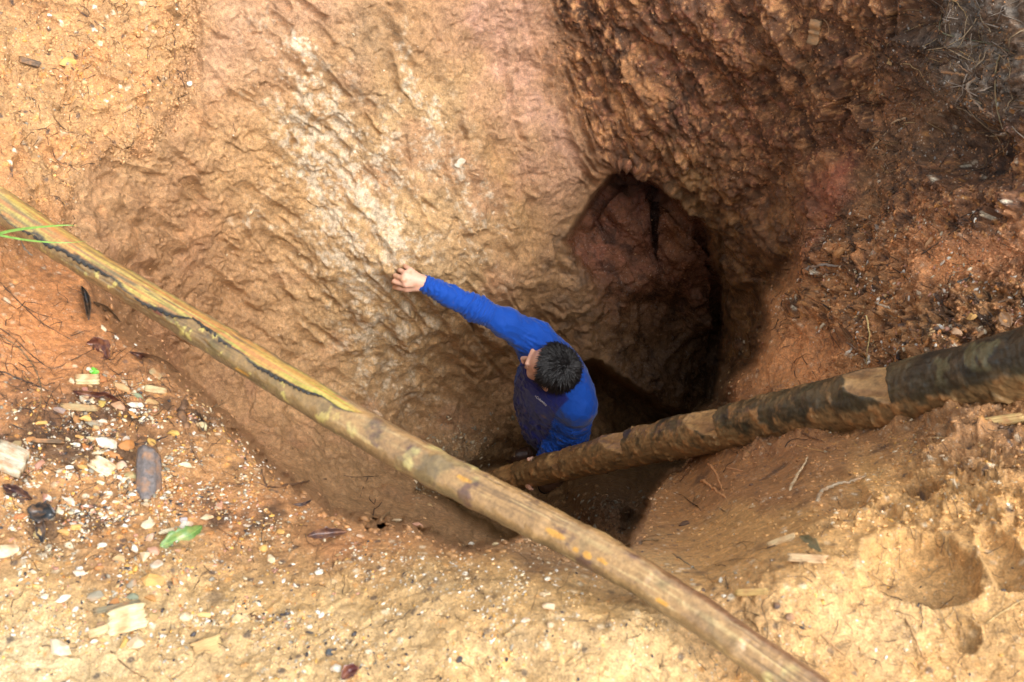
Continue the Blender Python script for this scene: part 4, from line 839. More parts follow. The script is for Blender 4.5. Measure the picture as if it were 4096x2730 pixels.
STV = [hull(k, 16 if k < 7 else 22) for k in range(12)]; STM = []
for k, (V, T) in enumerate(STV):
    me = bpy.data.meshes.new('stone'); me.from_pydata(V.tolist(), [], T.tolist())
    bm = bmesh.new(); bm.from_mesh(me); bmesh.ops.bevel(bm, geom=bm.edges[:], offset=.06, segments=1, affect='EDGES', clamp_overlap=True); bm.to_mesh(me); bm.free(); me.materials.append(mat_stone); STM.append(me)
def frame_on(X, Y, ang):
    """place on the surface; ang turns it in view"""
    p, n = surf(X, Y); n = (n*.7+Vector(unit(CAMP-np.array(p)))*.3).normalized()
    a = math.radians(ang); t = Vector(RT)*math.cos(a)-Vector(UP)*math.sin(a)    # ang: clockwise in view from +X
    t = (t-n*t.dot(n)).normalized(); b = n.cross(t); return p, n, t, b
def mat4(p, t, b, n, sx_=1, sy_=1, sz_=1):
    return Matrix(((t.x*sx_, b.x*sy_, n.x*sz_, p.x), (t.y*sx_, b.y*sy_, n.y*sz_, p.y), (t.z*sx_, b.z*sy_, n.z*sz_, p.z), (0, 0, 0, 1)))
rq = random.Random(11)
WH, OW, TN, OR, YE, GC, DK, PK = (232,224,208), (222,204,170), (196,160,110), (196,128,62), (222,170,86), (158,148,128), (62,58,60), (204,150,124)
def stone(X, Y, L, W, ang, c, label, k=None, sink=.25):
    p, n, t, b = frame_on(X, Y, ang); d = depth_at(X, Y); l, w = L*d/FPX/2, W*d/FPX/2; h = min(l, w)*.95
    me = STM[(k if k is not None else rq.randrange(12))]; o = bpy.data.objects.new('stone', me); COL.objects.link(o)
    o.matrix_world = mat4(p+n*h*(.62-sink), t, b, n, l*1.05, w*1.3, h); o.color = (*(C(*c)*.82), 1); tag(o, label, 'stone', 'loose stones on the banks'); return o
STONES = [
 (539,1627,80,50,-25,WH,'bright white stone on the left bank, just below the maroon leaves and chips'),
 (529,1655,34,24,10,WH,'small white pebble touching the lower edge of the bright white stone'),
 (462,1353,32,24,0,WH,'white pebble near the rim between the black curled leaf and the maroon leaf'),
 (402,1327,40,28,40,OW,'cream pebble left of the white pebble, below the black curled leaf'),
 (541,1382,18,14,0,WH,'tiny white pebble just above the long maroon leaf'),
 (411,1697,50,40,0,WH,'white angular stone at the top of the heap of pale stones, left bank'),
 (372,1697,52,42,20,GC,'grey stone beside the white one topping the pale heap'),
 (385,1716,46,34,-10,TN,'tan stone under the grey one in the pale heap'),
 (427,1783,104,62,28,WH,'largest white stone of the pale heap, with sharp edges'),
 (372,1757,70,38,-12,OW,'cream flat stone left of the largest white stone in the heap'),
 (504,1793,66,92,60,OR,'rusty orange upright stone to the right of the largest white stone'),
 (345,1680,56,48,0,YE,'ochre lump at the upper left of the pale heap'),
 (485,1553,112,56,-6,TN,'wide flat tan stone lying between two wood chips near the rim'),
 (318,1745,44,30,15,YE,'ochre pebble at the left foot of the pale heap'),
 (452,1826,74,44,15,OR,'orange stone under the largest white stone'),
 (396,1820,60,36,-30,OW,'cream stone tucked below the pale heap, above the striped chip'),
 (273,1752,36,28,0,OW,'cream pebble left of the heap beside the dark stick'),
 (166,1689,60,34,-25,YE,'ochre stone left of the dark stick on the left bank'),
 (124,1760,46,36,0,OR,'small rusty stone close to the left edge above the dark leaves'),
 (66,1826,60,44,10,OW,'cream stone above the banded block at the left edge'),
 (34,1800,24,20,0,WH,'tiny white pebble at the left edge above the cream stone'),
 (168,1850,30,22,20,WH,'small white stone right of the banded block'),
 (280,2005,66,44,40,WH,'white stone just right of the black crumpled leaf'),
 (191,1985,44,38,30,WH,'white stone above the black crumpled leaf'),
 (240,2040,60,44,60,OW,'cream stone touching the right side of the black crumpled leaf'),
 (308,2044,30,24,0,WH,'little white pebble right of the cream stone by the black leaf'),
 (306,2115,58,40,-15,YE,'bright ochre stone below the black crumpled leaf'),
 (258,2136,62,44,20,YE,'larger ochre stone left of the bright ochre one'),
 (408,2190,46,36,-30,WH,'white stone left of the milky round stone'),
 (542,2203,50,50,10,WH,'milky white round stone below and left of the green leaf'),
 (578,2245,54,68,70,OW,'speckled cream stone under the milky round stone'),
 (615,2224,60,46,40,PK,'pinkish stone between the speckled stone and the green leaf'),
 (592,2102,64,52,-30,OW,'cream stone left of the green leaf with an orange side'),
 (666,2128,82,42,-30,OW,'long cream and ochre stone touching the top of the green leaf'),
 (743,2103,66,50,-40,WH,'white angular stone resting on the right part of the green leaf'),
 (828,2073,58,34,-25,OW,'cream stone to the upper right of the green leaf'),
 (877,2023,46,40,-60,PK,'pale pinkish grey stone farthest up the slope beyond the green leaf'),
 (652,1994,34,24,0,WH,'white pebble near the foot of the grey stump, right side, lower one'),
 (673,1963,30,26,0,WH,'white pebble near the grey stump, right side, upper one'),
 (528,1984,36,24,-20,WH,'white pebble at the left foot of the grey stump'),
 (505,2044,26,22,0,OW,'cream pebble below the grey stump'),
 (612,2338,104,68,10,YE,'large yellow ochre stone in the middle of the gravel'),
 (316,2300,64,44,-10,WH,'white wedge stone left of the large yellow stone'),
 (480,2250,62,60,10,TN,'tan rounded stone left of the speckled cream stone'),
 (255,2402,74,36,-32,WH,'white splinter-like stone in the lower left gravel'),
 (383,2388,76,52,-20,GC,'greyish stone above the big square wood chip'),
 (462,2412,74,44,-25,OR,'orange brown stone just above the big square wood chip'),
 (395,2280,44,28,-30,OR,'burnt orange stone between the wedge stone and the tan stone'),
 (180,2400,34,28,0,WH,'small white stone left of the white splinter'),
 (240,2590,130,96,25,(228,206,176),'big crumbling cream lump at the lower left'),
 (545,2585,76,72,0,(214,186,150),'pale round stone below the big square wood chip'),
 (740,2472,58,60,40,OW,'cream stone left of the orange-sided block in the lower bank'),
 (815,2457,74,44,10,(232,190,120),'cream block with an orange side, lower middle bank'),
 (1084,2238,60,52,50,OW,'cream stone on the slope below the rim, right of the gravel'),
 (1052,2190,44,50,70,YE,'ochre stone just above the cream one on the slope'),
 (990,2105,36,32,0,WH,'white stone on the brown slope under the rim'),
 (1122,2130,44,36,0,YE,'ochre stone near the maroon leaf under the rim'),
 (1280,2305,40,34,10,WH,'white stone alone in the middle of the lower bank'),
 (1346,2682,56,60,20,WH,'white stone at the very bottom edge of the photo'),
 (1240,2508,26,30,0,WH,'small white stone just above a slate-blue pebble'),
 (1240,2534,42,22,10,DK,'slate-blue flat pebble in the lower bank'),
 (1317,2610,38,46,0,(70,78,86),'dark slate lump in the lower bank'),
 (1285,2460,26,40,20,WH,'upright white sliver left of the lower middle'),
 (13,2215,70,150,80,(226,206,170),'tall cream rock cut off by the left edge'),
 (1590,2090,50,42,-20,OW,'cream stone at the crest of the rim near the centre'),
 (1668,2108,52,40,0,PK,'pink stone on the crest of the rim, beside the cream one'),
 (1440,2150,40,30,30,WH,'bluish white stone left of the crest of the rim'),
 (1886,2180,30,28,0,WH,'white stone left of the yellow one on the centre rim'),
 (1982,2184,34,34,0,(236,212,160),'yellowish stone on the centre rim beneath the pale pole'),
 (2012,2168,22,40,0,OW,'narrow cream stone beside the yellowish one on the centre rim'),
 (2190,2315,32,46,0,WH,'white oval stone on the lower centre bank'),
 (2222,2340,24,18,0,WH,'small white pebble to the right of the white oval stone'),
 (2180,2368,62,32,-25,(228,200,160),'cream lozenge stone below the white oval stone'),
 (2195,2420,66,60,20,(226,196,160),'crumbly cream stone below the lozenge stone'),
 (2100,2478,44,28,-10,WH,'white stone in the lower centre, left one of two'),
 (2200,2498,38,40,0,OW,'cream stone in the lower centre, right one of two'),
 (1860,2296,28,26,0,WH,'round white pebble left of the lower centre'),
 (1530,2280,38,20,-20,WH,'white chip-like stone on the bank left of centre'),
 (1840,2640,34,32,0,DK,'blackish pebble near the bottom edge, centre'),
 (268,261,76,50,-15,YE,'ochre stone with flat top on the upper left bank'),
 (325,335,38,24,10,(236,200,140),'pale yellow stone below the ochre one on the upper left bank'),
 (170,158,34,22,0,(240,196,130),'pale stone near the dark bark piece, upper left bank'),
 (78,476,26,22,0,(238,206,150),'small pale stone near the left edge of the upper bank'),
 (205,83,24,18,0,WH,'tiny white stone high on the upper left bank'),
 (754,336,26,38,60,WH,'white sliver stuck in the clay ridge at the upper left'),
 (712,100,34,20,0,WH,'white stone high on the clay ridge at the top'),
 (1180,157,22,22,0,WH,'white stone wedged at a crack in the clay wall'),
 (558,20,30,50,80,(204,188,160),'greyish stone at the top edge above the clay ridge'),
 (1841,652,62,44,-8,(206,196,176),'flat pale rock slab set in the pale clay face'),
 (3388,1412,42,28,-10,WH,'white stone above the cut log notch, left one of two'),
 (3416,1414,28,26,0,WH,'white stone above the cut log notch, right one of two'),
 (3482,1432,40,28,0,WH,'white stone just right of the grass stalk above the log'),
 (3300,1312,40,26,-20,OW,'cream stone on the right bank beside the smooth orange clay'),
 (3798,1064,34,28,-30,WH,'bright white crumb-edged stone below the orange ledge at right'),
 (3820,1045,24,16,0,WH,'tiny white stone above the bright one below the orange ledge'),
 (3906,1282,46,40,0,YE,'ochre stone on the right bank above the thick log'),
 (3842,1340,66,44,25,(226,180,140),'cream and red stone close above the thick log'),
 (3918,1338,46,32,-20,(226,190,150),'cream stone right next to the red and cream one above the log'),
 (3790,1320,30,34,0,(196,196,196),'grey white stone left of the red and cream stone'),
 (3760,1318,34,26,0,(190,104,70),'brick-red stone left of the grey white one'),
 (3390,1020,64,54,0,(206,146,88),'rounded tan lump on the dark slope above the curved grey stick'),
 (3740,985,70,50,-30,(212,160,110),'tan lump at the foot of the orange ledge at right'),
 (3010,2032,34,30,30,(190,150,100),'small tan lump at the bank edge below the log'),
 (2790,2360,40,48,70,(206,170,110),'yellowish stone beside the pale pole near its right half'),
 (2812,2362,26,42,60,DK,'dark stone touching the yellowish one beside the pale pole'),
 (2896,2390,26,24,0,WH,'white pebble right of the pale pole'),
 (2888,2330,30,46,50,WH,'white stone above the pebble, right of the pale pole'),
 (3108,2430,36,40,0,(86,68,60),'dark round stone in the mud right of the pale pole'),
 (3160,2470,44,38,0,(160,120,90),'brown round stone below the dark one in the mud'),
 (3768,1984,16,28,0,WH,'tiny bright white stone in the crumbs above the boot print'),
 (3620,2600,30,24,0,OW,'cream pebble in the puddled mud at the lower right'),
 (2560,2176,70,50,10,(110,84,60),'brown wet rock at the inner rim right under the pale pole'),
 (2740,2100,60,44,0,(90,66,50),'dark wet rock on the inner right rim'),
 (2080,2170,44,30,0,(170,120,72),'brown clod on the inner rim below the pale pole'),
]
for a in STONES:
    (X, Y, L, W, g, c, lb) = a; stone(X, Y, L, W, g, c, lb)

LMK = [('the cream striped chip', 347, 1528, 62, 46), ('the long narrow grey-tan chip', 318, 1637, 86, 40), ('the bright white stone of the left bank', 539, 1627, 66, 46), ('the largest white stone of the pale heap', 427, 1783, 78, 62),
 ('the pale split chip below the heap', 408, 1880, 78, 60), ('the grey stump', 590, 1900, 74, 120), ('the banded block at the left edge', 50, 1868, 104, 82), ('the bright green leaf', 720, 2150, 120, 66),
 ('the large yellow ochre stone', 612, 2338, 84, 60), ('the biggest square chip', 512, 2490, 104, 92), ('the black crumpled leaf', 165, 2060, 84, 76), ('the snaking brown root', 750, 1740, 60, 130)]
DIRS = [('just left of', -1, .1), ('just right of', 1, -.15), ('just above', .15, -1), ('just below', -.1, 1)]
PALN = [('cream', OW), ('tan', TN), ('rusty', OR), ('grey', GC), ('off-white', WH), ('ochre', YE), ('pinkish', PK)]
rq2 = random.Random(77)
for a_, (nm, lx, ly, ox, oy) in enumerate(LMK):
    for b_, (dn_, ux, uy) in enumerate(DIRS):
        x_, y_ = lx+ux*ox+rq2.uniform(-5, 5), ly+uy*oy+rq2.uniform(-5, 5)
        if x_ < 4: continue
        cn, cc_ = PALN[(a_*3+b_*2) % 7]; L_ = rq2.uniform(38, 66); stone(x_, y_, L_, L_*rq2.uniform(.6, .95), rq2.uniform(0, 180), tuple(int(v*rq2.uniform(.86, 1)) for v in cc_), cn+' stone '+dn_+' '+nm, sink=.4)

def chip(X, Y, L, W, ang, T, c, label, seed=0, name='wood_chip', cat='wood chip', tilt=0, group='split wood chips on the banks'):
    r = np.random.RandomState(seed+5); nx, ny = 9, 15; u, v = np.meshgrid(np.linspace(-.5, .5, nx), np.linspace(-.5, .5, ny), indexing='ij')
    d = depth_at(X, Y); l, w = L*d/FPX, W*d/FPX; th = T*d/FPX
    groove = np.tile(r.normal(size=ny)*.16, (nx, 1)); endj = r.normal(size=ny)*.07
    x = (u*(1+endj[None]*np.abs(u)*2))*l; y = v*w*(1-.18*np.abs(u)*r.rand()); z = (.5+groove+.6*(u*u-.1)*(r.rand()-.3)*2)*th
    x = x+v*w*.25*(r.rand()-.5)
    top = np.stack([x, y, z], -1).reshape(-1, 3); bot = np.stack([x*.97, y*.97, z-th], -1).reshape(-1, 3); V = np.r_[top, bot]; n0 = nx*ny
    F = grid_faces(nx, ny); Fb = F[:, ::-1]+n0; loop = list(range(0, ny))+[i*ny+ny-1 for i in range(1, nx)]+[(nx-1)*ny+j for j in range(ny-2, -1, -1)]+[i*ny for i in range(nx-2, 0, -1)]
    Sd = [(loop[k], loop[(k+1) % len(loop)], loop[(k+1) % len(loop)]+n0, loop[k]+n0) for k in range(len(loop))]
    me = mesh_np(name, V, np.r_[F, Fb, np.array(Sd)], False); o = link(name, me, mat_wood); p, n, t, b = frame_on(X, Y, ang)
    n = (n+t*tilt).normalized(); t = (t-n*t.dot(n)).normalized(); b = n.cross(t); o.matrix_world = mat4(p+n*th*.8, t, b, n); o.color = (*(C(*c)*.8), 1); tag(o, label, cat, group); return o
chip(347,1528,86,50,-25,12,(214,194,146),'cream striped wood chip beside the bright green sprout',1)
chip(318,1637,132,32,-18,10,(176,150,104),'long narrow grey-tan wood chip left of the bright white stone',2)
chip(408,1880,96,70,35,14,(232,218,182),'pale split wood chip with ragged ends below the stone heap',3)
chip(622,1562,84,32,-8,9,(206,184,136),'small tan wood chip above the dark stick by the rim',4)
chip(618,1502,50,36,10,8,(186,160,116),'little tan wood chip tucked under the long maroon leaf',5)
chip(420,1404,34,56,20,8,(196,156,112),'upright tan wood chip caught in the maroon leaf',6)
chip(36,1868,130,96,20,60,(206,196,172),'thick grey-white banded block at the left edge',7,'wood_block','wood block',0,None)
chip(512,2490,140,118,-28,16,(230,210,162),'biggest wood chip, square and cream with split lines, lower left',8)
chip(470,2440,170,26,-24,10,(140,128,100),'thin grey bark sliver lying along the top of the biggest chip',9)
chip(830,2586,112,72,-32,8,(208,172,112),'flat tan wood chip half sunk in mud, lower middle',10)
chip(962,2478,70,42,30,8,(222,194,140),'small cream wood chip right of the cream block',11)
chip(402,2536,84,34,-35,9,(222,190,140),'slim cream wood chip at the left corner of the biggest chip',12)
chip(190,1766,112,22,-18,10,(110,84,58),'brown splinter of wood pointing to the stone heap',13)
chip(4010,1680,150,46,8,18,(214,176,110),'yellowish splintered wood chip under the thick log at the right edge',14)
chip(3127,2168,112,42,2,8,(226,192,140),'flat cream wood chip in the mud below the log',15)
chip(3228,2238,150,44,30,8,(226,188,140),'long cream and pink wood chip slanting below the flat one',16)
chip(3010,2378,130,30,22,9,(224,182,108),'yellow wood splinter right of the pale pole',17)
chip(128,262,92,26,4,14,(96,74,54),'dark broken piece of bark on the upper left bank',18,'bark_piece','bark',0,None)
chip(3306,104,44,100,0,22,(146,112,76),'weathered broken wood stub sticking out of the dark wall at the top',19,'wood_stub','wood stub',0,None)
chip(3615,237,22,36,8,4,(176,150,100),'small square tan chip on the dark upper right slope',20)
chip(3240,1010+2,2,2,0,1,(100,80,60),'x',21) if False else None
chip(1340-4,2700-8,30,10,10,4,(60,40,40),'x',22) if False else None

def tube(name, pts, rad, c, label, cat, group=None, lift=.6, mat=None, ns=7, parent=None, lifts=None):
    """pts in view pixels, laid along the ground"""
    P3 = []
    for k, (x, y) in enumerate(pts):
        p, n = surf(x, y); d = (np.array(p)-CAMP)@FW; r = rad*d/FPX; e = (lifts[k] if lifts else 0); P3.append(np.array(p)+unit(CAMP-np.array(p))*(r*lift+e))
    d = depth_at(*pts[0]); r0 = rad*d/FPX; n_ = max(8, len(pts)*5); c_ = catmull(P3, n_) if len(P3) > 2 else np.array([P3[0]+(P3[1]-P3[0])*t for t in np.linspace(0, 1, n_)])
    t = np.gradient(c_, axis=0); t /= np.linalg.norm(t, axis=1)[:, None]; a = np.cross(t, FW); a /= np.linalg.norm(a, axis=1)[:, None]; b = np.cross(t, a)
    prof = (1-.55*np.linspace(0, 1, n_))*r0*(1+.25*np.array([math.sin(k*1.9+len(pts)) for k in range(n_)])*.5); prof[0] *= .6; prof[-1] *= .4
    c_ = c_+np.array([[rq.gauss(0, r0*.25) for _ in range(3)] for _ in range(n_)])
    an = np.linspace(0, 2*np.pi, ns, endpoint=False); V = (c_[:, None]+(a[:, None]*np.cos(an)[None, :, None]+b[:, None]*np.sin(an)[None, :, None])*prof[:, None, None]).reshape(-1, 3)
    F = np.concatenate([np.stack([i*ns+np.arange(ns), i*ns+(np.arange(ns)+1) % ns, (i+1)*ns+(np.arange(ns)+1) % ns, (i+1)*ns+np.arange(ns)], -1) for i in range(n_-1)])
    V, F = cap_tube(V, n_, ns, F); o = link(name, mesh_mixed(name, V, F), mat or mat_twig); o.color = (*C(*c), 1)
    if parent is not None: attach(o, parent)
    elif label: tag(o, label, cat, group)
    return o
def branched(name, branches, c, label, cat, group=None, lifts=None):
    o0 = tube(name, branches[0][0], branches[0][1], c, label, cat, group)
    for i, (p_, r_) in enumerate(branches[1:]): q0 = tube('branch', p_, r_, c, None, None); q0.parent = o0
    return o0
BR, PG, BK, RB = (84,60,42), (178,160,136), (44,36,32), (126,92,60)
GT, GR = 'twigs lying about the pit', 'roots showing in the banks'
tube('twig', [(249,-6),(330,60),(410,118),(491,191)], 4.5, (70,46,34), 'long straight dark twig slanting across the top left', 'twig', GT)
branched('twig', [([(688,150),(680,200),(700,280),(722,330),(745,372)], 3), ([(700,280),(716,300),(724,340)], 2)], (74,50,38), 'thin curved dark twig on the clay ridge at the top left', 'twig', GT)
tube('twig', [(620,308),(650,350),(680,402)], 2.4, (70,50,38), 'short thin twig left of the curved one on the clay ridge', 'twig', GT)
tube('twig', [(690,345),(722,390),(742,436)], 2.4, (80,56,40), 'short thin twig hanging below the curved one on the clay ridge', 'twig', GT)
tube('twig', [(272,290),(295,292),(316,288)], 4, (90,76,62), 'stubby grey twig just under the ochre stone', 'twig', GT)
tube('twig', [(150,480),(200,500),(250,530),(330,560)], 2.4, (76,50,38), 'fine dark twig across the middle of the upper left bank', 'twig', GT)
tube('twig', [(190,575),(240,630),(300,675),(340,705)], 2.6, (86,56,42), 'fine twig running down toward the lip of the upper left bank', 'twig', GT)
tube('twig', [(928,486),(934,520),(942,546)], 2.2, (60,44,34), 'tiny twig stuck upright to the clay wall', 'twig', GT)
branched('twig', [([(0,1135),(90,1225),(170,1300),(300,1372)], 3), ([(90,1225),(150,1260),(240,1290)], 2)], (70,48,36), 'dark branching twig on the smooth orange slope', 'twig', GT)
tube('twig', [(0,1315),(60,1360),(130,1418),(212,1466),(300,1440),(382,1400)], 3, (62,44,34), 'long dark twig bent in a V on the orange slope', 'twig', GT)
tube('twig', [(0,1475),(90,1510),(170,1548),(236,1580)], 5, (58,44,36), 'dark straight twig with a thick end on the orange slope', 'twig', GT)
tube('root', [(0,1345),(70,1385),(130,1450),(160,1520),(165,1600),(140,1670),(110,1720)], 4, (112,88,60), 'long curved tan root running down the orange slope', 'root', GR)
tube('twig', [(12,945),(60,975),(96,1005),(124,1032)], 8, (118,106,92), 'short grey stick under the pole at the left edge', 'twig', GT)
tube('twig', [(30,1700),(110,1720),(200,1735)], 3, BK, 'thin black twig near the left edge above the banded block', 'twig', GT)
tube('twig', [(255,1700),(330,1640),(430,1600),(540,1572),(690,1530)], 3, (60,44,34), 'dark twig running from the heap up to the rim', 'twig', GT)
branched('root', [([(742,1588),(738,1640),(746,1720),(762,1790),(800,1850),(826,1890)], 7), ([(738,1640),(720,1600),(700,1590)], 3)], (122,90,62), 'thick brown root snaking down the bank by the rim', 'root', GR)
tube('root', [(860,1632),(900,1610),(940,1598),(985,1592)], 3.4, (150,122,90), 'pale fine root arching over the rim edge', 'root', GR)
tube('stick', [(520,1788),(580,1775),(640,1762),(690,1745)], 6, (60,44,36), 'dark stick right of the rusty orange stone', 'stick', GT)
branched('twig', [([(1301,1921),(1230,1928),(1150,1942),(1068,1948)], 5), ([(1068,1948),(1055,1915),(1044,1877)], 5), ([(1068,1948),(1010,1935),(915,1948)], 3), ([(1150,1942),(1130,1975),(1105,1998)], 3)], (92,66,48), 'forked brown twig shaped like a T at the brown slope below the rim', 'twig', GT)
tube('twig', [(466,1820),(470,1880),(468,1940),(480,1990)], 3, (60,42,34), 'thin dark twig standing left of the grey stump', 'twig', GT)
tube('twig', [(470,2070),(530,2066),(592,2058)], 4, (92,70,50), 'brown twig lying below the grey stump', 'twig', GT)
tube('twig', [(520,2240),(575,2290),(625,2340)], 5, (176,150,110), 'pale straw-coloured twig above the large yellow stone', 'twig', GT)
tube('twig', [(440,2600),(490,2650),(540,2690),(590,2715)], 3.5, (110,84,60), 'thin twig near the bottom left corner', 'twig', GT)
tube('twig', [(960,2470),(1020,2478)], 3, (70,46,34), 'short dark twig right of the cream block', 'twig', GT)
tube('twig', [(1000,2450),(1025,2470),(1040,2480)], 7, (60,40,36), 'short thick dark twig in the lower bank', 'twig', GT)
tube('root', [(3826,287),(3870,296),(3910,306),(3952,314)], 8, (140,104,74), 'brown root stub poking out at the upper right', 'root', GR)
branched('root', [([(3955,312),(3948,350),(3945,395),(3970,440),(4025,478)], 9), ([(3948,362),(3975,358),(4010,372),(4030,350)], 6), ([(3955,312),(3920,290),(3900,268)], 4)], (150,132,116), 'thick grey branching root curling down at the upper right', 'root', GR)
tube('stick', [(3940,283),(3990,250),(4050,228),(4120,200)], 4, (120,116,108), 'straight grey stick pointing to the right edge, upper right', 'stick', GT)
tube('stick', [(4030,220),(4038,300),(4045,420),(4050,525)], 4, (128,116,84), 'upright thin stalk beside the grey branching root', 'stick', GT)
tube('stick', [(3936,533),(3975,524),(4012,517)], 6, (176,168,160), 'short pale stick under the grey branching root', 'stick', GT)
tube('stick', [(4026,538),(4060,528),(4110,524)], 5, (170,140,100), 'short tan stick at the right edge below the pale one', 'stick', GT)
tube('twig', [(3780,55),(3850,105),(3930,150),(4010,185),(4120,225)], 3.5, (82,84,64), 'long grey-green twig across the top right corner', 'twig', GT)
branched('root', [([(3652,474),(3620,490),(3596,528),(3570,590),(3540,620),(3510,636),(3486,652)], 5), ([(3540,620),(3555,612),(3572,616)], 3)], (170,140,108), 'pale wavy root on the dark wall at the right', 'root', GR)
tube('root', [(3196,648),(3215,655),(3238,658)], 3, (160,130,98), 'tiny pale root on the dark wall near the red vein', 'root', GR)
tube('root', [(3190,110),(3198,90),(3185,60)], 4, (120,96,70), 'little root left of the broken wood stub', 'root', GR)
tube('root', [(3330,56),(3345,90),(3352,140)], 3, (150,110,72), 'thin root right of the broken wood stub', 'root', GR)
tube('stick', [(3248,1092),(3275,1075),(3310,1066),(3358,1066)], 9, (150,142,134), 'curved grey stick on the dark slope right of the cave', 'stick', GT)
tube('twig', [(3272,1020),(3290,1100),(3296,1200),(3302,1290)], 2.4, (110,90,66), 'upright thin twig crossing below the curved grey stick', 'twig', GT)
tube('stick', [(3500,1210),(3540,1224),(3575,1240)], 8, (170,158,140), 'pale peeled stick in the dark litter on the right bank', 'stick', GT)
tube('twig', [(3560,1250),(3575,1272),(3620,1272),(3660,1262)], 3.6, (150,120,84), 'hooked tan twig beside the pale peeled stick', 'twig', GT)
tube('grass_stalk', [(3507,1278),(3495,1350),(3478,1410),(3457,1478)], 3.4, (196,172,110), 'pale dry grass stalk leaning over the orange clay above the log', 'grass stalk', None, lifts=[.06,.05,.03,0])
tube('stick', [(3662,1372),(3640,1392),(3620,1430),(3606,1462)], 12, (46,34,30), 'black stub of a stick above the thick log', 'stick', GT)
tube('stick', [(3380,1368),(3420,1395),(3450,1405)], 5, (110,90,76), 'short grey stick left of the dry grass stalk', 'stick', GT)
tube('twig', [(3885,1165),(3930,1215),(3970,1270),(4005,1310)], 4.5, (86,68,56), 'dark twig slanting down to the thick log at the right', 'twig', GT)
tube('twig', [(3728,1040),(3800,985),(3870,915),(3960,840)], 4, (62,48,42), 'dark twig running up past the orange ledge at right', 'twig', GT)
tube('twig', [(3990,1215),(4040,1190),(4110,1160)], 4, (104,94,84), 'grey twig at the right edge above the dead leaf', 'twig', GT)
tube('stick', [(3768,1230),(3820,1255),(3880,1275)], 11, (92,74,58), 'stout brown stick half buried left of the ochre stone', 'stick', GT)
tube('root', [(3268,2006),(3290,1965),(3330,1940),(3390,1930),(3435,1915),(3467,1902)], 9, (150,132,108), 'curved grey root across the hollow in the right bank', 'root', GR, lifts=[0,.03,.05,.05,.03,0])
tube('root', [(3156,1965),(3180,1918),(3208,1872),(3236,1826)], 8, (190,164,128), 'pale root standing up from the bank edge below the log', 'root', GR, lifts=[0,.02,.03,.03])
tube('stick', [(3362,1972),(3382,2005),(3408,2052)], 6, (150,118,84), 'short brown stick below the curved grey root', 'stick', GT)
branched('root', [([(2802,1921),(2840,1945),(2870,1968),(2904,1992)], 7), ([(2834,1858),(2862,1890),(2878,1930),(2892,1966)], 6)], (206,146,92), 'forked tan root on the brown slope below the log', 'root', GR)
tube('root', [(2908,1872),(2945,1880),(2982,1888)], 4, (206,150,104), 'straight short root right of the forked one', 'root', GR)
tube('root', [(3184,1782),(3240,1795),(3306,1810)], 4.5, (196,150,92), 'tan root just under the log on the right bank', 'root', GR)
tube('root', [(3150,1680),(3180,1715),(3230,1745),(3300,1770)], 5, (110,78,54), 'brown root hugging the underside of the log', 'root', GR)
tube('twig', [(3700,1765),(3780,1758),(3900,1756)], 4, (196,160,110), 'thin pale twig across the right bank below the log', 'twig', GT)
tube('twig', [(3698,1770),(3720,1800),(3722,1840)], 4, (96,70,50), 'brown twig hanging from the pale one on the right bank', 'twig', GT)
tube('twig', [(3690,1895),(3740,1930),(3790,1970)], 5, (176,140,96), 'tan twig across the small hole in the crumbs at right', 'twig', GT)
tube('twig', [(3944,2492),(4000,2455),(4110,2395)], 4.5, (176,144,90), 'tan twig at the lower right edge', 'twig', GT)
tube('twig', [(2690,2215),(2760,2262),(2836,2325)], 3.5, (110,104,84), 'thin grey twig meeting the pale pole on its right side', 'twig', GT)
tube('twig', [(2470,2190),(2560,2165),(2640,2160)], 3.5, (90,84,62), 'thin twig behind the pale pole at the inner rim', 'twig', GT)
tube('twig', [(3618,2490),(3660,2570),(3700,2650)], 4, (140,104,66), 'brown twig pressed in the wet mud below the boot print', 'twig', GT)
tube('twig', [(3280,2540),(3360,2610),(3440,2690)], 4, (150,112,70), 'brown twig in the mud at the bottom right', 'twig', GT)
branched('root', [([(1365,1915),(1410,1920),(1470,1915),(1530,1908)], 2.6), ([(1470,1915),(1450,1960),(1440,1990)], 2.4)], (60,44,34), 'thin dark root on the wall beneath the pale pole', 'root', GR)
branched('root', [([(1490,2075),(1496,2040),(1502,2000),(1512,1990)], 4), ([(1496,2040),(1520,2020),(1535,2000)], 3), ([(1500,2020),(1480,2000),(1478,1985)], 3)], (66,54,46), 'dark tufted root on the brown slope below the pole', 'root', GR)
tube('stick', [(1520,2085),(1555,2050),(1585,2020),(1602,2010)], 9, (150,120,84), 'blurred pale stick leaning at the inner rim left of centre', 'stick', GT)
tube('root', [(1930,1990),(1960,2050),(1990,2070),(2010,2040),(2000,2000)], 3, (84,56,38), 'looped root over the muddy floor below the pole', 'root', GR)
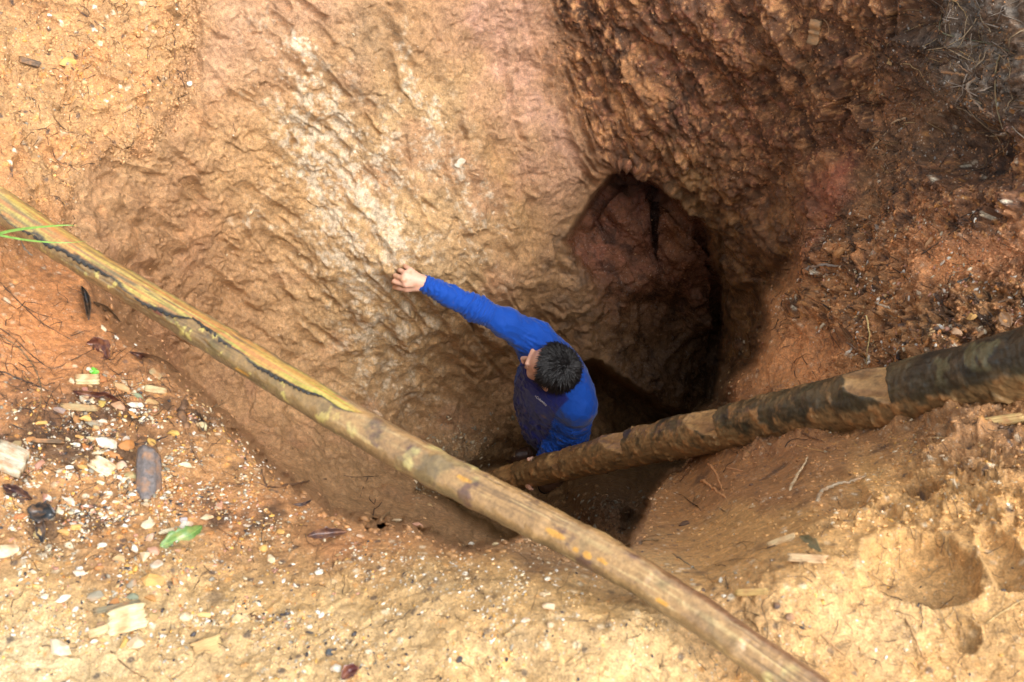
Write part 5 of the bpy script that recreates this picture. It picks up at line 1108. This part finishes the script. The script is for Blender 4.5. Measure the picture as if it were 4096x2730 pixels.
# a cut grey stump standing in the bank
p, n = surf(590, 1990); tp, _ = surf(588, 1855)
def stump():
    a, b = surf(592, 1985); c, _ = surf(588, 1862); a = np.array(a)-np.array(b)*.02; c = np.array(c)+np.array(b)*.03; n_, ns = 24, 28; t = unit(c-a); u = unit(np.cross(t, FW)); w = np.cross(t, u)
    an = np.linspace(0, 2*np.pi, ns, endpoint=False); f = np.linspace(0, 1, n_); cen = a+(c-a)*f[:, None]; r0 = 44*2.25/FPX
    lobes = 1+.08*np.cos(an*3+1)+.05*np.cos(an*7); V = (cen[:, None]+(u*np.cos(an)[:, None]+w*np.sin(an)[:, None])[None]*(r0*lobes*(1+.0*f[:, None]))[..., None]*(1+.06*np.sin(f*5))[:, None, None])
    V[-1] += (t*np.clip(np.cos(an-1), -1, 1)[:, None]*.008); V = V.reshape(-1, 3); ax_ = np.stack([np.repeat(f, ns)*2, np.tile(np.cos(an)*5, n_), np.tile(np.sin(an)*5, n_)], -1)
    V = V+(np.tile(u*np.cos(an)[:, None]+w*np.sin(an)[:, None], (n_, 1)))*(fbm(ax_, 4)*.006)[:, None]
    F = np.concatenate([np.stack([i*ns+np.arange(ns), i*ns+(np.arange(ns)+1) % ns, (i+1)*ns+(np.arange(ns)+1) % ns, (i+1)*ns+np.arange(ns)], -1) for i in range(n_-1)]); V, F = cap_tube(V, n_, ns, F)
    o = link('stump', mesh_mixed('stump', V, F), mat_twig); o.color = (*C(104, 96, 96), 1); tag(o, 'grey weathered cut stump sticking out of the left bank', 'stump')
stump()
tube('stick', [(745,1725),(720,1660),(742,1610),(790,1580)], 20, (110,80,58), 'fat brown half-buried stick behind the snaking root', 'stick', None, lifts=[-.012]*4)

def leaf(pts, w, c, label, name='leaf', cat='leaf', curl=.3, fold=.0, lift=.004, group=None, wav=.5, seed=0):
    r = np.random.RandomState(seed+3); n_ = 16; m = 7; P3 = []
    for (x, y) in pts: p, n = surf(x, y); P3.append(np.array(p)+unit(CAMP-np.array(p))*lift)
    c_ = catmull(P3, n_) if len(P3) > 2 else np.array([P3[0]+(P3[1]-P3[0])*t for t in np.linspace(0, 1, n_)])
    d = depth_at(*pts[0]); W = w*d/FPX/2; t = np.gradient(c_, axis=0); t /= np.linalg.norm(t, axis=1)[:, None]; up = np.array([unit(CAMP-q0) for q0 in c_]); s = np.cross(t, up); s /= np.linalg.norm(s, axis=1)[:, None]
    V = []
    for k in range(n_):
        f = k/(n_-1); ww = W*max(math.sin(math.pi*min(1, f*.97+.02))**.75, .03)
        for j in range(m):
            v = (j/(m-1))*2-1; e = ww*v*(1+.12*r.normal()*(abs(v) > .9)); z = abs(v)**1.5*ww*curl+wav*W*.25*math.sin(f*9+v*3+seed)*.6+fold*ww*abs(v)-(.04*W if j == m//2 else 0)+.03*W*((j+k) % 2)
            V.append(c_[k]+s[k]*e*math.cos(curl*v)+up[k]*z)
    o = link(name, mesh_np(name, np.array(V), grid_faces(n_, m)), mat_leaf); md = o.modifiers.new('s', 'SOLIDIFY'); md.thickness = .0008; o.color = (*C(*c), 1); tag(o, label, cat, group)
    pt = [tuple(V[k*m+m//2]+up[k]*.0012) for k in range(n_)]
    sp = np.array(pt); rad_ = W*.035; VV = np.concatenate([sp+s*rad_, sp-s*rad_, sp+up*rad_*1.2]); ff_ = [(k, k+1, 2*n_+k+1, 2*n_+k) for k in range(n_-1)]+[(n_+k, 2*n_+k, 2*n_+k+1, n_+k+1) for k in range(n_-1)]
    v_ = link('midrib', mesh_np('midrib', VV, ff_), mat_leaf, o); v_.color = (*np.clip(C(*c)*1.7, 0, 1), 1); return o
leaf([(640,2186),(700,2160),(760,2140),(808,2098)], 84, (92,126,60), 'bright green fallen leaf lying among the pale stones', curl=.25, lift=.008, seed=1)
leaf([(520,1408),(580,1430),(650,1450),(724,1496)], 62, (62,30,26), 'long curled maroon dead leaf at the rim of the left bank', 'dead_leaf', 'leaf', 1.0, .3, .01, seed=2)
leaf([(345,1375),(395,1395),(430,1440)], 86, (84,42,30), 'maroon dead leaf with a tan chip on it, left of the long curled one', 'dead_leaf', 'leaf', .5, .2, .006, seed=3)
leaf([(290,1572),(350,1590),(430,1592),(520,1640)], 52, (72,34,26), 'dark red dead leaf stretching above the narrow chip', 'dead_leaf', 'leaf', .8, .2, .004, seed=4)
leaf([(322,1150),(345,1200),(352,1290)], 62, (32,34,36), 'black wet curled leaf hanging under the pole, left one', 'dead_leaf', 'leaf', 1.2, .5, .014, wav=1.4, seed=5)
leaf([(372,1208),(430,1240),(490,1300)], 50, (36,36,36), 'black wet twisted leaf hanging under the pole, right one', 'dead_leaf', 'leaf', 1.2, .5, .014, wav=1.4, seed=6)
leaf([(110,2030),(165,2050),(222,2062)], 96, (34,38,42), 'black shiny crumpled leaf between white stones, left bank', 'dead_leaf', 'leaf', .6, .4, .008, wav=1.5, seed=7)
leaf([(150,2060),(160,2110),(170,2170)], 50, (38,40,44), 'black leaf tail pointing down from the crumpled leaf', 'dead_leaf', 'leaf', .7, .4, .006, wav=1.2, seed=8)
leaf([(10,1935),(60,1960),(130,1990)], 66, (62,40,40), 'purple-brown leaf below the banded block', 'dead_leaf', 'leaf', .8, .4, .006, wav=1.2, seed=9)
leaf([(1170,2020),(1210,2018),(1252,1998)], 30, (70,58,60), 'small dark folded leaf on the brown slope', 'dead_leaf', 'leaf', 1.1, .6, .008, seed=10)
leaf([(1230,2150),(1300,2138),(1390,2128)], 54, (70,38,30), 'dark maroon leaf beneath the centre rim stones', 'dead_leaf', 'leaf', .7, .3, .004, seed=11)
leaf([(1370,2725),(1400,2690),(1440,2680)], 66, (84,40,38), 'dark red leaf cut off by the bottom edge', 'dead_leaf', 'leaf', .7, .3, .004, seed=12)
leaf([(775,1640),(800,1680),(812,1730)], 46, (44,40,40), 'small black leaf right of the snaking root', 'dead_leaf', 'leaf', 1.0, .5, .007, wav=1.3, seed=13)
leaf([(850,1632),(868,1618),(890,1600)], 22, (52,40,34), 'little dark leaf at the lip of the left rim', 'dead_leaf', 'leaf', 1.0, .5, .006, seed=14)
leaf([(4010,1250),(4030,1280),(4050,1316)], 52, (150,112,78), 'brown dead leaf with visible ribs above the thick log', 'dead_leaf', 'leaf', .4, .2, .01, seed=15)
leaf([(4062,1312),(4080,1290),(4100,1262)], 34, (190,130,96), 'pinkish tan dead leaf at the right edge above the log', 'dead_leaf', 'leaf', .4, .2, .01, seed=16)
leaf([(3838,1134),(3870,1118),(3908,1106)], 34, (112,120,120), 'shiny grey leaf below the orange ledge', 'dead_leaf', 'leaf', .5, .2, .008, seed=17)
leaf([(3525,908),(3535,930),(3550,952)], 24, (124,106,92), 'small grey leaf on the dark slope of the right bank', 'dead_leaf', 'leaf', .5, .2, .008, seed=18)
leaf([(3200,2150),(3240,2165),(3285,2215)], 44, (110,112,84), 'grey-green leaf scrap touching the long pink chip', 'dead_leaf', 'leaf', .5, .2, .005, seed=19)
# a sprout and two blades of grass
sp = empty('sprout', tuple(surf(376, 1492)[0])); tag(sp, 'tiny bright green sprout beside the cream striped chip', 'sprout')
for k, (dx, dy) in enumerate(((-20, -4), (-8, -18), (10, -14), (20, 0), (10, 12), (-8, 10))):
    o = leaf([(376, 1492), (376+dx*.6, 1492+dy*.6), (376+dx, 1492+dy)], 15, (96,190,40), None, 'leaflet', None, .2, 0, .012, wav=.2, seed=k); attach(o, sp)
    for ch in list(o.children): bpy.data.objects.remove(ch)
mat_grass = simple_mat('grass_blade_green', tuple(C(112, 150, 58)), rough=.35, nscale=60, var=.3, bump=.1)
def blade(pts, w, label):
    c_ = catmull([P(x, y, d) for x, y, d in pts], 30); n_ = 30; t = np.gradient(c_, axis=0); s = np.cross(t, CAMP-c_); s /= np.linalg.norm(s, axis=1)[:, None]; u = np.array([unit(CAMP-x) for x in c_])
    pr = w*2.4/FPX/2*np.clip(1-np.linspace(0, 1, n_)**2.2, .06, 1); V = np.concatenate([c_+s*pr[:, None], c_-u*pr[:, None]*.5, c_-s*pr[:, None]]); f = [(k, k+1, n_+k+1, n_+k) for k in range(n_-1)]+[(n_+k, n_+k+1, 2*n_+k+1, 2*n_+k) for k in range(n_-1)]
    tag(link('grass', mesh_np('grass', V, f), mat_grass), label, 'grass blade', 'grass blades at the left edge')
blade([(-260,985,2.42),(-60,950,2.4),(40,925,2.38),(130,912,2.36),(255,902,2.36),(310,904,2.38)], 13, 'upper green grass blade arching over the pole at the left edge')
blade([(-240,900,2.42),(-60,930,2.4),(30,948,2.38),(130,964,2.37),(250,972,2.38),(345,966,2.42)], 10, 'lower green grass blade crossing the pole at the left edge')

# ------------------------------------------------------------------ gravel, clods, litter: what nobody could count
colg = col.reshape(NX, NY, 3)
def scatter(name, zones, seed, mat, kindset=None, flat=.7):
    r = np.random.RandomState(seed); Vs_, Ts_, Cs_ = [], [], []; off = 0
    for (cnt, x0, x1, y0, y1, smin, smax, pal, dens) in zones:
        X = r.uniform(x0, x1, cnt*4); Y = r.uniform(y0, y1, cnt*4); w = dens(X, Y); keep = np.where(r.rand(cnt*4) < w)[0][:cnt]; X, Y = X[keep], Y[keep]; n = len(X)
        if n == 0: continue
        fi = np.interp(X, GX, np.arange(NX)); fj = np.interp(Y, GY, np.arange(NY)); i = np.clip(np.round(fi).astype(int), 0, NX-1); j = np.clip(np.round(fj).astype(int), 0, NY-1)
        p = POSG[i, j]; nn = nrm.reshape(NX, NY, 3)[i, j]; s = smin*(smax/smin)**(r.rand(n)**1.9); pc = colg[i, j]
        pk = r.randint(0, len(pal), n); cc_ = np.array([lin(c) if c is not None else (0, 0, 0) for c in pal])[pk]; own = np.array([c is None for c in pal])[pk]
        cc_ = np.where(own[:, None], pc*r.uniform(.75, 1.35, n)[:, None], cc_*r.uniform(.6, .95, n)[:, None])
        a = r.normal(size=(n, 3)); t = a-(a*nn).sum(1)[:, None]*nn; t /= np.linalg.norm(t, axis=1)[:, None]; b = np.cross(nn, t); asp = r.uniform(.6, 1, n); hh = r.uniform(.45, .9, n)
        tv = r.randint(0, len(STV), n)
        for k in range(len(STV)):
            m = np.where(tv == k)[0]
            if len(m) == 0: continue
            V, T = STV[k]; W = (p[m]+nn[m]*(s[m]*hh[m]*r.uniform(-.35, .3, len(m)))[:, None])[:, None]+(t[m, None]*V[None, :, 0:1]+b[m, None]*V[None, :, 1:2]*asp[m, None, None]+nn[m, None]*V[None, :, 2:3]*hh[m, None, None]*1.2)*s[m, None, None]
            Vs_.append(W.reshape(-1, 3)); Ts_.append((T[None]+(np.arange(len(m))*len(V))[:, None, None]).reshape(-1, 3)+off); Cs_.append(np.repeat(cc_[m], len(V), 0)); off += len(m)*len(V)
    o = link(name, mesh_np(name, np.concatenate(Vs_), np.concatenate(Ts_), False, np.clip(np.concatenate(Cs_), .01, .85)), mat); o['kind'] = 'stuff'; return o
def clumpy(X, Y): return .12+.88*sstep(-.1, .22, fbm(np.stack([X/110., Y/110., X*0+3.3], -1), 4))
def G(cx_, cy_, rx, ry, ang=0, base_=.0): return lambda X, Y: np.clip(base_+blob(X, Y, cx_, cy_, rx, ry, ang), 0, 1)*clumpy(X, Y)
def sdb(X, Y): return resample(SDS['b'], X, Y)
def onbank(f, marg=10): return lambda X, Y: f(X, Y)*(sdb(X, Y) > marg)
noO = lambda f: (lambda X, Y: f(X, Y)*(1-.93*np.clip(1.3*blob(X, Y, 170, 1330, 260, 220)+1.2*blob(X, Y, 3200, 1430, 170, 80, -20), 0, 1)))
pal_b = [WH, WH, OW, OW, TN, TN, YE, OR, None, None, GC, DK, PK]
pal_s = [None]*7+[TN, OW]
scatter('gravel', [
 (900, 0, 1000, 1480, 2350, .005, .0115, [WH, OW, OW, TN, TN, YE, OR, None, GC, None], onbank(noO(G(420, 1850, 300, 330, 0, .03)))),
 (7000, 0, 1500, 1500, 2600, .0022, .0085, pal_b, onbank(noO(G(450, 1950, 650, 480, 0, .05)))),
 (4200, 0, 4096, 1950, 2730, .0016, .006, [WH, OW, TN, YE, None, None, None, DK, GC], onbank(noO(G(900, 2500, 1500, 500, 0, .1)))),
 (900, 1400, 2400, 2080, 2500, .0018, .0065, [WH, OW, TN, None], onbank(G(1900, 2250, 500, 160))),
 (2200, 2900, 4096, 850, 1500, .003, .012, [None, None, None, TN, OR, PK, OW, WH], onbank(noO(G(3700, 1200, 500, 320, 0, .15)))),
 (900, 3300, 4096, 1600, 2100, .002, .008, [None, None, TN, YE, OW], onbank(G(3700, 1880, 400, 250, 0, .1))),
 (700, 0, 900, 0, 900, .002, .009, [None, None, None, YE, OW, GC], onbank(G(250, 350, 400, 500, 0, .1))),
 (260, 700, 2100, 0, 1600, .0025, .008, [WH, None, None, OW], G(1450, 800, 400, 700, 0, .1)),
 (420, 1650, 2100, 1650, 2030, .006, .02, [OW, GC, None, None, TN], lambda X, Y: np.clip(blob(X, Y, 1850, 1790, 130, 110)+blob(X, Y, 1680, 1960, 60, 50), 0, 1)),
 (350, 2250, 2620, 1930, 2180, .006, .022, [None, None, (120, 96, 72), GC], lambda X, Y: np.clip(blob(X, Y, 2450, 2060, 160, 100), 0, 1)*(sdb(X, Y) < -5)),
 (260, 2600, 3050, 1250, 1750, .004, .012, [None, OW, TN], lambda X, Y: np.clip(np.exp(-((X-(3030-(Y-1263)*.5))/38)**2), 0, 1)),
], 3, mat_grav)
scatter('soil_crumbs', [
 (2600, 300, 3300, 900, 2400, .004, .016, [None], lambda X, Y: 1.0*((sdb(X, Y) > -25) & (sdb(X, Y) < 60))),
 (900, 450, 1000, 0, 1100, .004, .014, [None], lambda X, Y: 1.0*((sdb(X, Y) > -40) & (sdb(X, Y) < 60))),
 (9000, 2200, 4096, 0, 1100, .0025, .008, [None, None, None, (196, 140, 90), (90, 60, 40)], lambda X, Y: np.clip(.25+blob(X, Y, 3500, 450, 700, 500), 0, 1)*(X > np.interp(Y, by, bx)+60)),
 (800, 3550, 4096, 0, 650, .0025, .008, [(150, 142, 134), (176, 166, 152), (60, 52, 46), None], lambda X, Y: .9+0*X),
 (6000, 2900, 4096, 750, 1500, .003, .010, [None], onbank(noO(lambda X, Y: .8+0*X))),
 (5000, 0, 4096, 1750, 2730, .0014, .005, [None], onbank(noO(lambda X, Y: .5+0*X))),
 (3500, 0, 1000, 0, 1000, .003, .010, [None], onbank(lambda X, Y: .5+0*X)),
 (2500, 2600, 4096, 1500, 2150, .0025, .010, [None], onbank(lambda X, Y: .6+0*X)),
 (2600, 500, 2300, 300, 2100, .003, .010, [None], lambda X, Y: .5*(sdb(X, Y) < -10)),
], 4, mat_grav)
# fine roots and litter threads
def threads(name, zones, seed, mat):
    r = np.random.RandomState(seed); VV, FF, CC_, off = [], [], [], 0
    for (cnt, x0, x1, y0, y1, Lp, wp, cs_, dens) in zones:
        k = 0; tries = 0
        while k < cnt and tries < cnt*6:
            tries += 1; x, y = r.uniform(x0, x1), r.uniform(y0, y1)
            if r.rand() > dens(np.array([x]), np.array([y]))[0]: continue
            k += 1; a = r.uniform(0, 2*np.pi); L_ = Lp*r.uniform(.4, 1.4); m = 7; pts = []; c_ = lin(cs_[r.randint(len(cs_))])*r.uniform(.7, 1.2)
            for q0 in range(m):
                p, n = surf(x, y); d = (np.array(p)-CAMP)@FW; pts.append(np.array(p)+np.array(n)*(wp*.5*d/FPX+.0012+.004*abs(math.sin(q0*.9))*r.rand())); a += r.normal()*(.2 if wp > 5 else .35); x += math.cos(a)*L_/m; y += math.sin(a)*L_/m
            pts = np.array(pts)
            if np.max(np.linalg.norm(np.diff(pts, axis=0), axis=1)) > Lp/m*.004+.03: continue
            t = np.gradient(pts, axis=0); s = np.cross(t, FW); s /= np.linalg.norm(s, axis=1)[:, None]+1e-9; u = -FW; w = wp*d/FPX/2*r.uniform(.6, 1.4)*np.linspace(1, .35, m)[:, None]
            V = np.stack([pts+s*w, pts-s*w, pts+u*w*1.3], 1).reshape(-1, 3); VV.append(V)
            for i in range(m-1):
                for (p_, q1) in ((0, 2), (2, 1), (1, 0)): FF.append((off+i*3+p_, off+i*3+3+p_, off+i*3+3+q1, off+i*3+q1))
            CC_.append(np.tile(c_, (len(V), 1))); off += len(V)
    o = link(name, mesh_np(name, np.concatenate(VV), np.array(FF), False, np.clip(np.concatenate(CC_), .005, .7)), mat); o['kind'] = 'stuff'
dkp = [(50,36,28), (70,48,34), (40,30,26), (96,70,46)]; ltp = [(150,124,86), (176,150,106), (120,96,66)]
threads('fine_roots', [
 (420, 0, 1100, 1150, 2300, 90, 3.0, dkp, onbank(G(350, 1650, 450, 450, 0, .05))), (200, 0, 2600, 2050, 2730, 80, 3.0, dkp+ltp, onbank(lambda X, Y: .6+0*X)),
 (240, 2900, 4096, 850, 1500, 110, 3.0, dkp+ltp[:1], onbank(lambda X, Y: .8+0*X)), (60, 3860, 4120, 40, 560, 170, 6, [(150,138,124),(120,108,96),(96,80,66),(170,150,120)], lambda X, Y: .9+0*X), (170, 3500, 4096, 0, 700, 120, 3.2, dkp+ltp, lambda X, Y: .8+0*X),
 (150, 0, 800, 0, 900, 60, 2.6, dkp, onbank(lambda X, Y: .6+0*X)), (240, 2600, 4096, 1700, 2730, 110, 3.2, dkp+ltp, onbank(lambda X, Y: .6+0*X)),
], 9, mat_grav)
